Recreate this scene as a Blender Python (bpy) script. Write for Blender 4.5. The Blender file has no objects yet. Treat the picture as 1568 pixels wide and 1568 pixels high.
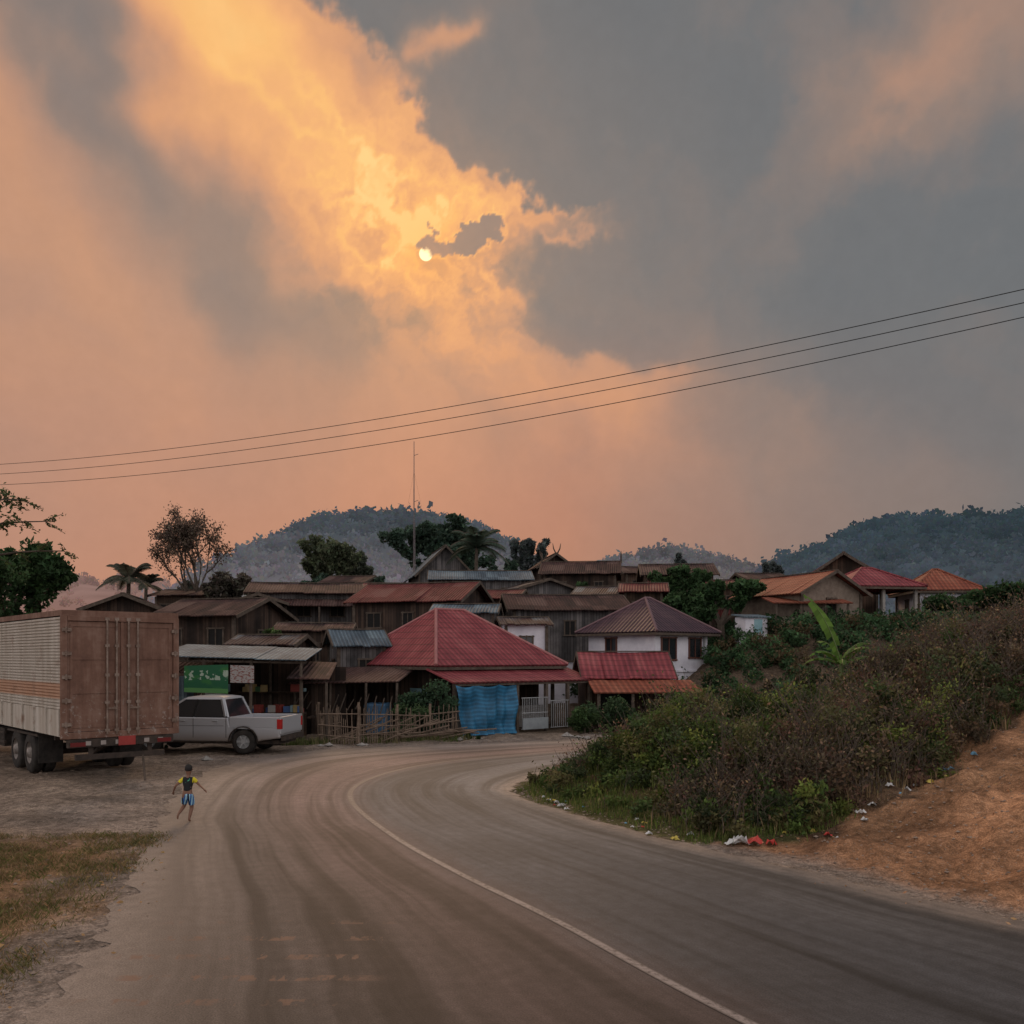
import bpy, bmesh, math, random
import numpy as np
from mathutils import Vector, Matrix
random.seed(7); rng=np.random.default_rng(7)
scene=bpy.context.scene
EYE=3.0; F=1400.0
def E(b,d): return (b-784)/F*d          # bearing -> metres east at distance d
def Zl(v,d): return EYE+(1005-v)/F*d    # vertical angle -> metres up at distance d
def lin(c):
    return tuple(((x/255)/12.92 if x/255<=.04045 else ((x/255+.055)/1.055)**2.4) for x in c)
def sm(t):
    t=np.clip(t,0,1); return t*t*(3-2*t)
# ------------------------------------------------------------ node helper
class NT:
    def __init__(s,nt): s.nt=nt; s.n=nt.nodes; s.l=nt.links
    def _s(s,inp,v):
        if hasattr(v,'is_linked') or isinstance(v,bpy.types.NodeSocket): s.l.new(v,inp)
        elif v is not None: inp.default_value=v
    def m(s,op,a,b=None,c=None,clamp=False):
        n=s.n.new('ShaderNodeMath'); n.operation=op; n.use_clamp=clamp
        s._s(n.inputs[0],a)
        if b is not None: s._s(n.inputs[1],b)
        if c is not None: s._s(n.inputs[2],c)
        return n.outputs[0]
    def vm(s,op,a,b=None,scale=None):
        n=s.n.new('ShaderNodeVectorMath'); n.operation=op
        s._s(n.inputs[0],a)
        if b is not None: s._s(n.inputs[1],b)
        if scale is not None: s._s(n.inputs['Scale'],scale)
        return n.outputs['Value'] if op in('DOT_PRODUCT','LENGTH') else n.outputs[0]
    def noise(s,vec,scale,detail=4,rough=.55,dist=0,out='Fac'):
        n=s.n.new('ShaderNodeTexNoise'); s._s(n.inputs['Vector'],vec)
        n.inputs['Scale'].default_value=scale; n.inputs['Detail'].default_value=detail
        n.inputs['Roughness'].default_value=rough; n.inputs['Distortion'].default_value=dist
        return n.outputs[out]
    def ramp(s,f,st,interp='LINEAR'):
        n=s.n.new('ShaderNodeValToRGB'); s._s(n.inputs[0],f); r=n.color_ramp; r.interpolation=interp
        while len(r.elements)<len(st): r.elements.new(.5)
        for e,(p,c) in zip(r.elements,st):
            e.position=p; e.color=(c[0],c[1],c[2],1) if hasattr(c,'__len__') else (c,c,c,1)
        return n.outputs[0]
    def mix(s,f,a,b,mode='MIX'):
        n=s.n.new('ShaderNodeMix'); n.data_type='RGBA'; n.blend_type=mode
        s._s(n.inputs[0],f)
        for i,v in ((6,a),(7,b)):
            if isinstance(v,tuple) and len(v)==3: v=v+(1,)
            s._s(n.inputs[i],v)
        return n.outputs[2]
    def mr(s,v,a,b,c=0,d=1,smooth=True):
        n=s.n.new('ShaderNodeMapRange'); 
        if smooth: n.interpolation_type='SMOOTHSTEP'
        s._s(n.inputs[0],v)
        for i,x in zip((1,2,3,4),(a,b,c,d)): s._s(n.inputs[i],x)
        return n.outputs[0]
    def map(s,v,loc=(0,0,0),rot=(0,0,0),sc=(1,1,1),typ='POINT'):
        n=s.n.new('ShaderNodeMapping'); n.vector_type=typ; s._s(n.inputs[0],v)
        n.inputs[1].default_value=loc; n.inputs[2].default_value=rot; n.inputs[3].default_value=sc
        return n.outputs[0]
    def pos(s): return s.n.new('ShaderNodeNewGeometry').outputs['Position']
    def uv(s): return s.n.new('ShaderNodeTexCoord').outputs['UV']
    def obj(s): return s.n.new('ShaderNodeTexCoord').outputs['Object']
    def sep(s,v):
        n=s.n.new('ShaderNodeSeparateXYZ'); s._s(n.inputs[0],v); return n.outputs
    def comb(s,x,y,z):
        n=s.n.new('ShaderNodeCombineXYZ'); s._s(n.inputs[0],x); s._s(n.inputs[1],y); s._s(n.inputs[2],z); return n.outputs[0]
    def attr(s,name,out='Color'):
        n=s.n.new('ShaderNodeAttribute'); n.attribute_name=name; return n.outputs[out]
def newmat(name,fn,rough=.85,metal=0.0,spec=.3):
    m=bpy.data.materials.new(name); m.use_nodes=True; t=NT(m.node_tree)
    b=t.n['Principled BSDF']; b.inputs['Roughness'].default_value=rough; b.inputs['Metallic'].default_value=metal
    b.inputs['Specular IOR Level'].default_value=spec
    r=fn(t,b)
    if r is not None: t._s(b.inputs['Base Color'],r if not isinstance(r,tuple) else r+(1,) if len(r)==3 else r)
    return m
def bump(t,b,h,strength=.5,dist=.02):
    n=t.n.new('ShaderNodeBump'); n.inputs['Strength'].default_value=strength; n.inputs['Distance'].default_value=dist
    t._s(n.inputs['Height'],h); t.l.new(n.outputs[0],b.inputs['Normal'])
def mottled(name,c1,c2,scale=2.0,rough=.85,metal=0,c3=None,bs=.2,spec=.3):
    def fn(t,b):
        p=t.pos(); f=t.noise(p,scale,5,.65); 
        st=[(.3,c1),(.7,c2)] if c3 is None else [(.28,c1),(.5,c2),(.72,c3)]
        c=t.ramp(f,st)
        if bs>.1: bump(t,b,t.noise(p,scale*6,2),bs,.02)
        return c
    return newmat(name,fn,rough,metal,spec)
def planks(name,c1,c2,w=.16):
    def fn(t,b):
        u=t.uv(); s=t.sep(u); k=t.m('FLOOR',t.m('DIVIDE',s[0],w))
        wn=t.n.new('ShaderNodeTexWhiteNoise'); wn.noise_dimensions='1D'; t.l.new(k,wn.inputs['W'])
        g=t.noise(t.map(u,sc=(14,1.2,1)),1.0,4,.6)
        f=t.m('ADD',t.m('MULTIPLY',wn.outputs[0],.55),t.m('MULTIPLY',g,.5))
        c=t.ramp(f,[(.2,c1),(.85,c2)])
        fr=t.m('FRACT',t.m('DIVIDE',s[0],w)); gap=t.m('GREATER_THAN',fr,.1)
        st=t.mr(t.noise(t.pos(),.9,4),.35,.65,.5,1.15)
        c=t.mix(1,c,t.comb(st,st,st),'MULTIPLY')
        c=t.mix(gap,(.012,.01,.008),c); bump(t,b,gap,.6,.02); return c
    return newmat(name,fn,.9)
def roofmat(name,c1,c2,c3,pitch=.2,rough=.6,metal=0,tile=0):
    def fn(t,b):
        u=t.uv(); s=t.sep(u)
        f=t.noise(t.map(u,sc=(1.3,.45,1)),1.2,6,.7)
        sheet=t.m('FLOOR',t.m('DIVIDE',s[0],.8)); row=t.m('FLOOR',t.m('DIVIDE',s[1],1.6))
        wn=t.n.new('ShaderNodeTexWhiteNoise'); wn.noise_dimensions='2D'; t.l.new(t.comb(sheet,row,0),wn.inputs['Vector'])
        f=t.m('ADD',f,t.m('MULTIPLY',t.m('SUBTRACT',wn.outputs[0],.5),.3 if not tile else .12))
        c=t.ramp(f,[(.3,c1),(.5,c2),(.7,c3)])
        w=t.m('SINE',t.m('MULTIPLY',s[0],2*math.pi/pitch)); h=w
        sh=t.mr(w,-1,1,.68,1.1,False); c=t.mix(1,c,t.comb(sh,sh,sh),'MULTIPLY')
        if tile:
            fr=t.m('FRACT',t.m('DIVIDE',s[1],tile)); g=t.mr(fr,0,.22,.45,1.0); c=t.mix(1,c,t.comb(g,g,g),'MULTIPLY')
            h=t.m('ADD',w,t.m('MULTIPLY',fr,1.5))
        bump(t,b,h,.8,.03); return c
    return newmat(name,fn,rough,metal,.25)
# ------------------------------------------------------------ mesh helper
class MB:
    def __init__(s): s.v=[]; s.f=[]; s.uv=[]
    def face(s,pts,uvs=None):
        i=len(s.v); s.v+= [tuple(p) for p in pts]; s.f.append(tuple(range(i,i+len(pts))))
        if uvs is None:
            P=[Vector(p) for p in pts]; n=(P[1]-P[0]).cross(P[2]-P[0])
            a=(abs(n.x),abs(n.y),abs(n.z))
            if a[2]>=max(a[0],a[1])*2: uvs=[(p.x,p.y) for p in P]
            elif a[1]>=a[0]: uvs=[(p.x,p.z) for p in P]
            else: uvs=[(p.y,p.z) for p in P]
        s.uv+=list(uvs); return s
    def box(s,c,size,rot=(0,0,0),M=None):
        hx,hy,hz=[k/2 for k in size]
        if M is None: M=Matrix.Translation(Vector(c))@(Matrix.Rotation(rot[2],4,'Z')@Matrix.Rotation(rot[1],4,'Y')@Matrix.Rotation(rot[0],4,'X'))
        cs=[Vector((x,y,z)) for z in(-hz,hz) for y in(-hy,hy) for x in(-hx,hx)]
        for q in((0,2,3,1),(4,5,7,6),(0,1,5,4),(2,6,7,3),(0,4,6,2),(1,3,7,5)):
            L=[cs[i] for i in q]; n=(L[1]-L[0]).cross(L[2]-L[0])
            if abs(n.z)>1e-9 and abs(n.z)>=max(abs(n.x),abs(n.y)): uv=[(p.x+c[0],p.y+c[1]) for p in L]
            elif abs(n.y)>=abs(n.x): uv=[(p.x+c[0],p.z+c[2]) for p in L]
            else: uv=[(p.y+c[1],p.z+c[2]) for p in L]
            s.face([M@p for p in L],uv)
        return s
    def bb(s,a,b): # box from min to max
        return s.box([(a[i]+b[i])/2 for i in range(3)],[abs(b[i]-a[i]) for i in range(3)])
    def beam(s,a,b,w,h=None):
        a=Vector(a);b=Vector(b);h=h or w; d=b-a;L=d.length
        q=d.to_track_quat('Y','Z').to_matrix().to_4x4()
        return s.box((0,0,0),(w,L,h),M=Matrix.Translation((a+b)/2)@q)
    def tube(s,pts,rad,n=6,cap=True):
        pts=[Vector(p) for p in pts]
        base=len(s.v)
        for i,p in enumerate(pts):
            d=(pts[min(i+1,len(pts)-1)]-pts[max(i-1,0)]); d=d.normalized() if d.length>0 else Vector((0,0,1))
            up=Vector((0,0,1)) if abs(d.z)<.9 else Vector((1,0,0))
            a=d.cross(up).normalized(); b=d.cross(a)
            r=rad[i] if hasattr(rad,'__len__') else rad
            for k in range(n):
                t=2*math.pi*k/n; s.v.append(tuple(p+a*math.cos(t)*r+b*math.sin(t)*r))
        for i in range(len(pts)-1):
            for k in range(n):
                k2=(k+1)%n
                s.f.append((base+i*n+k,base+i*n+k2,base+(i+1)*n+k2,base+(i+1)*n+k)); s.uv+=[(k/n,i),( (k+1)/n,i),((k+1)/n,i+1),(k/n,i+1)]
        if cap:
            s.f.append(tuple(base+k for k in range(n))); s.uv+=[(0,0)]*n
            s.f.append(tuple(base+(len(pts)-1)*n+k for k in reversed(range(n)))); s.uv+=[(0,0)]*n
        return s
    def lathe(s,prof,c,axis='X',n=28):
        base=len(s.v); c=Vector(c)
        for (r,x) in prof:
            for k in range(n):
                t=2*math.pi*k/n; a,b=math.cos(t)*r,math.sin(t)*r
                p={'X':(x,a,b),'Y':(a,x,b),'Z':(a,b,x)}[axis]; s.v.append(tuple(Vector(p)+c))
        for i in range(len(prof)-1):
            for k in range(n):
                k2=(k+1)%n; s.f.append((base+i*n+k,base+i*n+k2,base+(i+1)*n+k2,base+(i+1)*n+k)); s.uv+=[(0,0)]*4
        return s
    def obj(s,name,mat,parent=None,smooth=False,bevel=0,solid=0):
        me=bpy.data.meshes.new(name); me.from_pydata(s.v,[],s.f)
        ul=me.uv_layers.new(name='UVMap'); ul.data.foreach_set('uv',np.array(s.uv,dtype=np.float32).ravel())
        me.materials.append(mat); o=bpy.data.objects.new(name,me); scene.collection.objects.link(o)
        if parent: o.parent=parent
        if smooth: me.polygons.foreach_set('use_smooth',[True]*len(me.polygons))
        if solid: md=o.modifiers.new('s','SOLIDIFY'); md.thickness=solid; md.offset=0
        if bevel:
            wd=o.modifiers.new('w','WELD'); wd.merge_threshold=.0005
            md=o.modifiers.new('b','BEVEL'); md.width=bevel; md.segments=2; md.limit_method='ANGLE'; md.angle_limit=math.radians(40)
        return o
def empty(name,loc=(0,0,0),rz=0):
    e=bpy.data.objects.new(name,None); e.location=loc; e.rotation_euler=(0,0,rz); e.empty_display_size=.3
    scene.collection.objects.link(e); return e
def gridmesh(name,V,col,mat,smooth=False):
    nr,nc=V.shape[:2]; n=nr*nc; me=bpy.data.meshes.new(name); me.vertices.add(n); me.vertices.foreach_set('co',V.astype(np.float32).ravel())
    idx=np.arange(n).reshape(nr,nc); q=np.stack([idx[:-1,:-1],idx[:-1,1:],idx[1:,1:],idx[1:,:-1]],-1).reshape(-1,4).astype(np.int32)
    me.loops.add(q.size); me.loops.foreach_set('vertex_index',q.ravel()); me.polygons.add(len(q)); me.polygons.foreach_set('loop_start',np.arange(0,q.size,4,dtype=np.int32)); me.update(calc_edges=True)
    if smooth: me.polygons.foreach_set('use_smooth',np.ones(len(q),bool))
    c=np.ones((n,4),np.float32); c[:,:3]=col.reshape(-1,3)
    a=me.attributes.new('Col','FLOAT_COLOR','POINT'); a.data.foreach_set('color',c.ravel()); me.materials.append(mat)
    o=bpy.data.objects.new(name,me); scene.collection.objects.link(o); return o
def quadmesh(name,V,col,mat,parent=None,k=4):
    V=np.asarray(V,dtype=np.float32).reshape(-1,3); n=len(V); nf=n//k
    me=bpy.data.meshes.new(name); me.vertices.add(n); me.vertices.foreach_set('co',V.ravel())
    me.loops.add(n); me.loops.foreach_set('vertex_index',np.arange(n,dtype=np.int32))
    me.polygons.add(nf); me.polygons.foreach_set('loop_start',np.arange(0,n,k,dtype=np.int32))
    me.update(calc_edges=True)
    a=me.attributes.new('Col','FLOAT_COLOR','POINT'); c=np.ones((n,4),np.float32); c[:,:3]=np.repeat(np.asarray(col,dtype=np.float32).reshape(-1,3),k,axis=0)
    a.data.foreach_set('color',c.ravel()); me.materials.append(mat)
    o=bpy.data.objects.new(name,me); scene.collection.objects.link(o)
    if parent: o.parent=parent
    return o
class Leaves:
    def __init__(s): s.V=[]; s.C=[]
    def add(s,C,size,col,var=.35,flat=.0,asp=.5):
        C=np.asarray(C).reshape(-1,3); n=len(C)
        a=rng.normal(size=(n,3)); a[:,2]*=(1-flat); a/=np.linalg.norm(a,axis=1)[:,None]+1e-9
        b=rng.normal(size=(n,3)); b-=a*(a*b).sum(1)[:,None]; b/=np.linalg.norm(b,axis=1)[:,None]+1e-9
        sz=(size*rng.uniform(.6,1.35,n))[:,None]
        s.V.append(np.stack([C+a*sz,C+b*sz*asp,C-a*sz,C-b*sz*asp],1).reshape(-1,3))
        col=np.asarray(col); col=np.broadcast_to(col,(n,3)) if col.ndim==1 else col
        s.C.append(col*rng.uniform(1-var,1+var,(n,1))*rng.uniform(.9,1.1,(n,3)))
    def clump(s,c,r,n,size,col,var=.3,shell=.6,squash=.8,**k):
        d=rng.normal(size=(n,3)); d/=np.linalg.norm(d,axis=1)[:,None]; rr=r*(shell+(1-shell)*rng.random(n))*rng.random(n)**.25
        p=d*rr[:,None]; p[:,2]*=squash
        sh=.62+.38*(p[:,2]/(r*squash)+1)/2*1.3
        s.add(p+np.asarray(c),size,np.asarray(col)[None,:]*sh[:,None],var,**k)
    def blades(s,P,h,w,col,var=.3,lean=.35):
        P=np.asarray(P).reshape(-1,3); n=len(P)
        hh=(h*rng.uniform(.5,1.3,n))[:,None]; th=rng.uniform(0,2*np.pi,n)
        d=np.stack([np.cos(th),np.sin(th),np.zeros(n)],1); t2=rng.uniform(0,2*np.pi,n)
        l=np.stack([np.cos(t2),np.sin(t2),np.zeros(n)],1)*hh*lean*rng.random((n,1))
        top=P+l+np.array([0,0,1])*hh; mid=P+l*.35+np.array([0,0,.55])*hh
        s.V.append(np.stack([P-d*w*.5,P+d*w*.5,mid+d*w*.45,top],1).reshape(-1,3))
        s.C.append(np.asarray(col)*np.ones((n,3))*rng.uniform(1-var,1+var,(n,1)))
    def obj(s,name,mat,parent=None):
        return quadmesh(name,np.concatenate(s.V),np.concatenate(s.C),mat,parent)
# numpy gradient noise
_pr=np.random.default_rng(3); _perm=_pr.permutation(256); _perm=np.concatenate([_perm,_perm]); _ga=_pr.uniform(0,2*np.pi,256); _gx,_gy=np.cos(_ga),np.sin(_ga)
def perlin(x,y):
    xi=np.floor(x).astype(int); yi=np.floor(y).astype(int); xf=x-xi; yf=y-yi; u=xf*xf*xf*(xf*(xf*6-15)+10); v=yf*yf*yf*(yf*(yf*6-15)+10)
    def g(a,b,fx,fy):
        h=_perm[(_perm[a&255]+b)&255]; return _gx[h]*fx+_gy[h]*fy
    n00=g(xi,yi,xf,yf); n10=g(xi+1,yi,xf-1,yf); n01=g(xi,yi+1,xf,yf-1); n11=g(xi+1,yi+1,xf-1,yf-1)
    return ((n00*(1-u)+n10*u)*(1-v)+(n01*(1-u)+n11*u)*v)*1.4
def fbm(x,y,sc,octv,rough=.5,seed=0.0):
    o=np.zeros_like(x); a=1.0; f=sc
    for i in range(octv):
        o+=a*perlin(x*f+seed+i*17.3,y*f+seed*1.7+i*9.1); a*=rough; f*=2.03
    return o
# ------------------------------------------------------------ materials
def leaf_fn(t,b):
    c=t.attr('Col'); b.inputs['Base Color'].default_value=(0,0,0,1)
    tr=t.n.new('ShaderNodeBsdfTranslucent'); t.l.new(c,tr.inputs[0])
    mx=t.n.new('ShaderNodeMixShader'); mx.inputs[0].default_value=.25
    t.l.new(b.outputs[0],mx.inputs[1]); t.l.new(tr.outputs[0],mx.inputs[2])
    t.l.new(mx.outputs[0],t.n['Material Output'].inputs[0]); return c
M_leaf=newmat('foliage',leaf_fn,.75,spec=.15)
M_bark=mottled('bark',(.05,.04,.033),(.11,.085,.065),3)
M_wood_dark=planks('dark_planks',(.024,.017,.015),(.09,.058,.044))
M_wood_grey=planks('grey_planks',(.07,.067,.07),(.2,.182,.18))
M_wood_brown=planks('brown_planks',(.037,.025,.018),(.125,.077,.055))
M_post=mottled('weathered_post',(.05,.038,.03),(.13,.1,.08),5)
M_bamboo=mottled('bamboo',(.11,.08,.06),(.24,.175,.13),4)
M_white=mottled('white_plaster',(.54,.53,.6),(.8,.78,.84),1.2)
M_concrete=mottled('concrete',(.2,.185,.175),(.36,.34,.32),2)
M_brick=mottled('block_wall',(.14,.11,.09),(.26,.21,.17),4)
M_dark=newmat('dark_interior',lambda t,b:(.015,.014,.014),.9)
M_glass=newmat('window_glass',lambda t,b:(.02,.022,.026),.12,spec=.6)
M_turq=mottled('turquoise_wall',(.2,.36,.42),(.32,.48,.52),1.5)
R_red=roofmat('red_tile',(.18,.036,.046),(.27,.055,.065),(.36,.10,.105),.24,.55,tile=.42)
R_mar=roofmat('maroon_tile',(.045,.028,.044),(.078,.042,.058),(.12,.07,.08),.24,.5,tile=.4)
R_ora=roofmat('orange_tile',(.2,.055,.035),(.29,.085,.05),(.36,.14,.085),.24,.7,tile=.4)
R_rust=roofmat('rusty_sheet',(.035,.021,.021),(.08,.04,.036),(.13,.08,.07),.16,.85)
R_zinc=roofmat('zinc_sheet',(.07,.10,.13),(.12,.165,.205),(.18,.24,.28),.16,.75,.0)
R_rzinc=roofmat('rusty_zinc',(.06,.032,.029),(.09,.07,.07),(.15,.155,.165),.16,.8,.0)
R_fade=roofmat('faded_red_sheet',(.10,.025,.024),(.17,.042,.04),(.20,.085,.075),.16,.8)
M_steelgrey=mottled('galvanised',(.3,.31,.32),(.45,.46,.47),6,.5,.4)
def solidm(name,c,rough=.5,metal=0,spec=.4):
    return mottled(name,tuple(x*.8 for x in c),tuple(min(1,x*1.12) for x in c),3,rough,metal,bs=.05,spec=spec)
# ------------------------------------------------------------ road stations
ST=[((-1,-8),(10.5,-7),(21,-6)),((-2.2,-2),(7.6,-2),(15.5,-1.6)),((-3.2,3),(4.6,3),(11.2,3.2)),((-3.9,7.4),(1.95,7.46),(8,7.6)),((-4.5,10.1),(.49,10.4),(5.6,10.6)),
((-5.3,12.8),(-.76,12.7),(4.3,12.6)),((-6.2,15.8),(-2,15.3),(2.5,15.1)),((-7.2,19.5),(-3.26,18.7),(1.0,17.8)),((-7.9,23.5),(-3.6,21.2),(.2,19.5)),
((-7.4,27.5),(-3.1,23.8),(.05,21)),((-5,30),(-1.9,26),(.6,23)),((-1.4,31.5),(.5,28),(1.9,25.2)),((3,33),(4,30),(4.8,27.2)),((10,35),(11,32),(12,29.2)),
((30,40.5),(31,37.5),(32,34.8)),((90,58),(91,55),(92,52))]
def catmull(P,n):
    P=np.array(P,float); P=np.vstack([2*P[0]-P[1],P,2*P[-1]-P[-2]]); out=[]
    for i in range(1,len(P)-2):
        for t in np.linspace(0,1,n,endpoint=False):
            out.append(.5*((2*P[i])+(-P[i-1]+P[i+1])*t+(2*P[i-1]-5*P[i]+4*P[i+1]-P[i+2])*t*t+(-P[i-1]+3*P[i]-3*P[i+1]+P[i+2])*t**3))
    out.append(P[-2]); return np.array(out)
RL=catmull([s[0] for s in ST],24); RC=catmull([s[1] for s in ST],24); RR=catmull([s[2] for s in ST],24)
def segdist(X,Y,L):
    d=np.full(X.shape,1e9)
    for a,b in zip(L[:-1],L[1:]):
        ab=b-a; t=np.clip(((X-a[0])*ab[0]+(Y-a[1])*ab[1])/(ab@ab+1e-12),0,1)
        d=np.minimum(d,np.hypot(X-a[0]-t*ab[0],Y-a[1]-t*ab[1]))
    return d
def inside(X,Y,Pg):
    c=np.zeros(X.shape,bool); n=len(Pg)
    for i in range(n):
        x1,y1=Pg[i]; x2,y2=Pg[(i+1)%n]
        if y1==y2: continue
        k=((y1>Y)!=(y2>Y))&(X<(x2-x1)*(Y-y1)/(y2-y1)+x1); c^=k
    return c
RRd=RR[::6]; RLd=RL[::6]
MND=np.vstack([RRd,[[120,52],[120,-6]]]); ROADP=np.vstack([RLd,RRd[::-1]])
def wob(x,y): return (np.sin(x*1.7+y*.6)+np.sin(y*2.3-x*.9)+np.sin(x*4.1+1)*np.sin(y*3.7)*.6)/2.6
def Hs(X,Y):
    X=np.asarray(X,float);Y=np.asarray(Y,float)
    m=inside(X,Y,MND); r=inside(X,Y,ROADP); dR=segdist(X,Y,RRd); dL=segdist(X,Y,RLd); dm=np.minimum(dR,dL)
    A=np.clip(.3+.075*(X-2)+.16*np.clip(X-7.5,0,6)+(.06+.10*sm((X-5)/7))*np.clip(Y-17,0,30),0,3.5)
    h=np.where(m,sm(dR/4.2)*A,0)
    out=~m&~r
    V=4.4*sm((Y-39)/52); R=4.6*sm((X-3)/12)*sm((Y-37)/11)
    far=np.maximum(V,R)*sm(dL/4)
    h=np.where(out,far,h)
    off=np.where(r,-.05*sm(dm/.9),0)+np.where(out|m,wob(X,Y)*.05*sm(dm/1.5)+np.where(m,.07,.03)*wob(X*1.9,Y*1.9)*sm(dm/1)+fbm(X,Y,.9,4,.6,5)*np.where(m,.14,.05)*sm((dm-.2)/1.2),0)-.010
    return h+off
def H(x,y): return float(Hs(np.array([x]),np.array([y]))[0])
# ------------------------------------------------------------ ground
def axis(lo,hi,step,far,g=1.22):
    a=list(np.arange(lo,hi+1e-6,step)); s=step
    x=hi
    while x<far: s*=g; x+=s; a.append(x)
    s=step; x=lo; pre=[]
    while x>-far: s*=g; x-=s; pre.append(x)
    return np.array(pre[::-1]+a)
gx=axis(-22,26,.16,4200); gy=axis(-2,46,.16,4200)
X,Y=np.meshgrid(gx,gy); Z=Hs(X.ravel(),Y.ravel()).reshape(X.shape)
nv=X.size
xr,yr=X.ravel(),Y.ravel(); mm=inside(xr,yr,MND); dR=segdist(xr,yr,RRd); dL=segdist(xr,yr,RLd)
bl_x=[-5,3.2,5.2,7,7.9,10.6,16,40]; bl_y=[14.6,14.6,14.8,15.9,16.6,19,24,36]
veg=mm&(yr>np.interp(xr,bl_x,bl_y)+.5*fbm(xr,yr,.8,3,.6,2))
SAND=np.array([.26,.2,.155]); ORA=np.array([.33,.175,.096]); SOIL=np.array([.11,.068,.042]); GREY=np.array([.25,.205,.175]); VIL=np.array([.13,.095,.068])
c=np.tile(SAND,(nv,1)); left=(~mm)
nz1=fbm(xr,yr,.45,4,.6,8)
t=sm((dL-.3+nz1*1.2)/2.2)[:,None]; c=np.where(left[:,None],GREY*(1-t)+SAND*t,c)
ol=sm((-xr-4.35-.17*(yr-7.4)+nz1*.8)/1.1)*sm((16.5-yr)/2.5); c=c*(1-ol[:,None]*.9)+np.array([.24,.14,.075])*ol[:,None]*.9
c=np.where((yr>36)[:,None]&left[:,None],VIL,c)
t=sm((dR-.1+nz1*.3)/.7)[:,None]; c=np.where(mm[:,None],GREY*(1-t)+ORA*(1+.4*nz1[:,None])*t,c)
ph=sm(1-np.abs(yr-(15.2+.42*(xr-6.2)+.5*nz1))/1.1)*mm*(xr>5.5); c=c*(1-ph[:,None]*.5)+np.array([.48,.27,.15])*ph[:,None]*.5
c=np.where(veg[:,None],SOIL*1.2*(1+.5*nz1[:,None]),c)
pt=np.where(veg&(xr>5),sm((fbm(xr,yr,.5,3,.5,12)-.12)/.2),0)[:,None]; c=c*(1-pt)+np.array([.28,.15,.08])*pt
gr=veg&(dR<1.6)&(xr<5); c=np.where(gr[:,None],np.array([.09,.085,.035]),c)
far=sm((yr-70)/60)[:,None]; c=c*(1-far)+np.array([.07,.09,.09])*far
def gfn(t,b):
    p=t.pos(); c=t.attr('Col'); n1=t.noise(p,.8,5,.6); n2=t.noise(p,7,5,.7); n3=t.noise(p,45,2,.7)
    f=t.mr(n1,.3,.7,.62,1.3); g=t.mr(n2,.3,.7,.58,1.38); h=t.mr(n3,.35,.7,.68,1.35)
    k=t.m('MULTIPLY',t.m('MULTIPLY',f,g),h); c=t.mix(1,c,t.comb(k,k,k),'MULTIPLY')
    peb=t.mr(t.noise(p,26,2,.5),.64,.7,0,.5); c=t.mix(peb,c,(.38,.31,.25))
    bump(t,b,t.m('ADD',t.m('MULTIPLY',n2,2.5),n3),.6,.04); return c
gridmesh('ground',np.stack([X,Y,Z],-1),np.clip(c,0,1),newmat('earth',gfn,.95,spec=.1),True)
# road sheet
na=44; rb=MB(); ns=len(RC); arc=np.concatenate([[0],np.cumsum(np.hypot(*np.diff(RC,axis=0).T))])
V=[];UV=[]; je=fbm(arc,arc*0+.3,.9,5,.7,1)*.22; jr=fbm(arc,arc*0+.7,1.1,4,.6,9)*.16
for i in range(ns):
    dv=(RR[i]-RL[i]); dv=dv/np.hypot(*dv)
    for j in range(na+1):
        u=j/na
        if u<.5: p=RL[i]*(1-u*2)+RC[i]*u*2
        else: p=RC[i]*(2-u*2)+RR[i]*(u*2-1)
        if j==0: p=p+dv*je[i]
        if j==na: p=p+dv*jr[i]
        V.append((p[0],p[1],.0 if 0<j<na else -.006)); UV.append((u,arc[i]))
for i in range(ns-1):
    for j in range(na):
        a0=i*(na+1)+j; f=(a0,a0+1,a0+na+2,a0+na+1); rb.f.append(f); rb.uv+=[UV[k] for k in f]
rb.v=V
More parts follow.
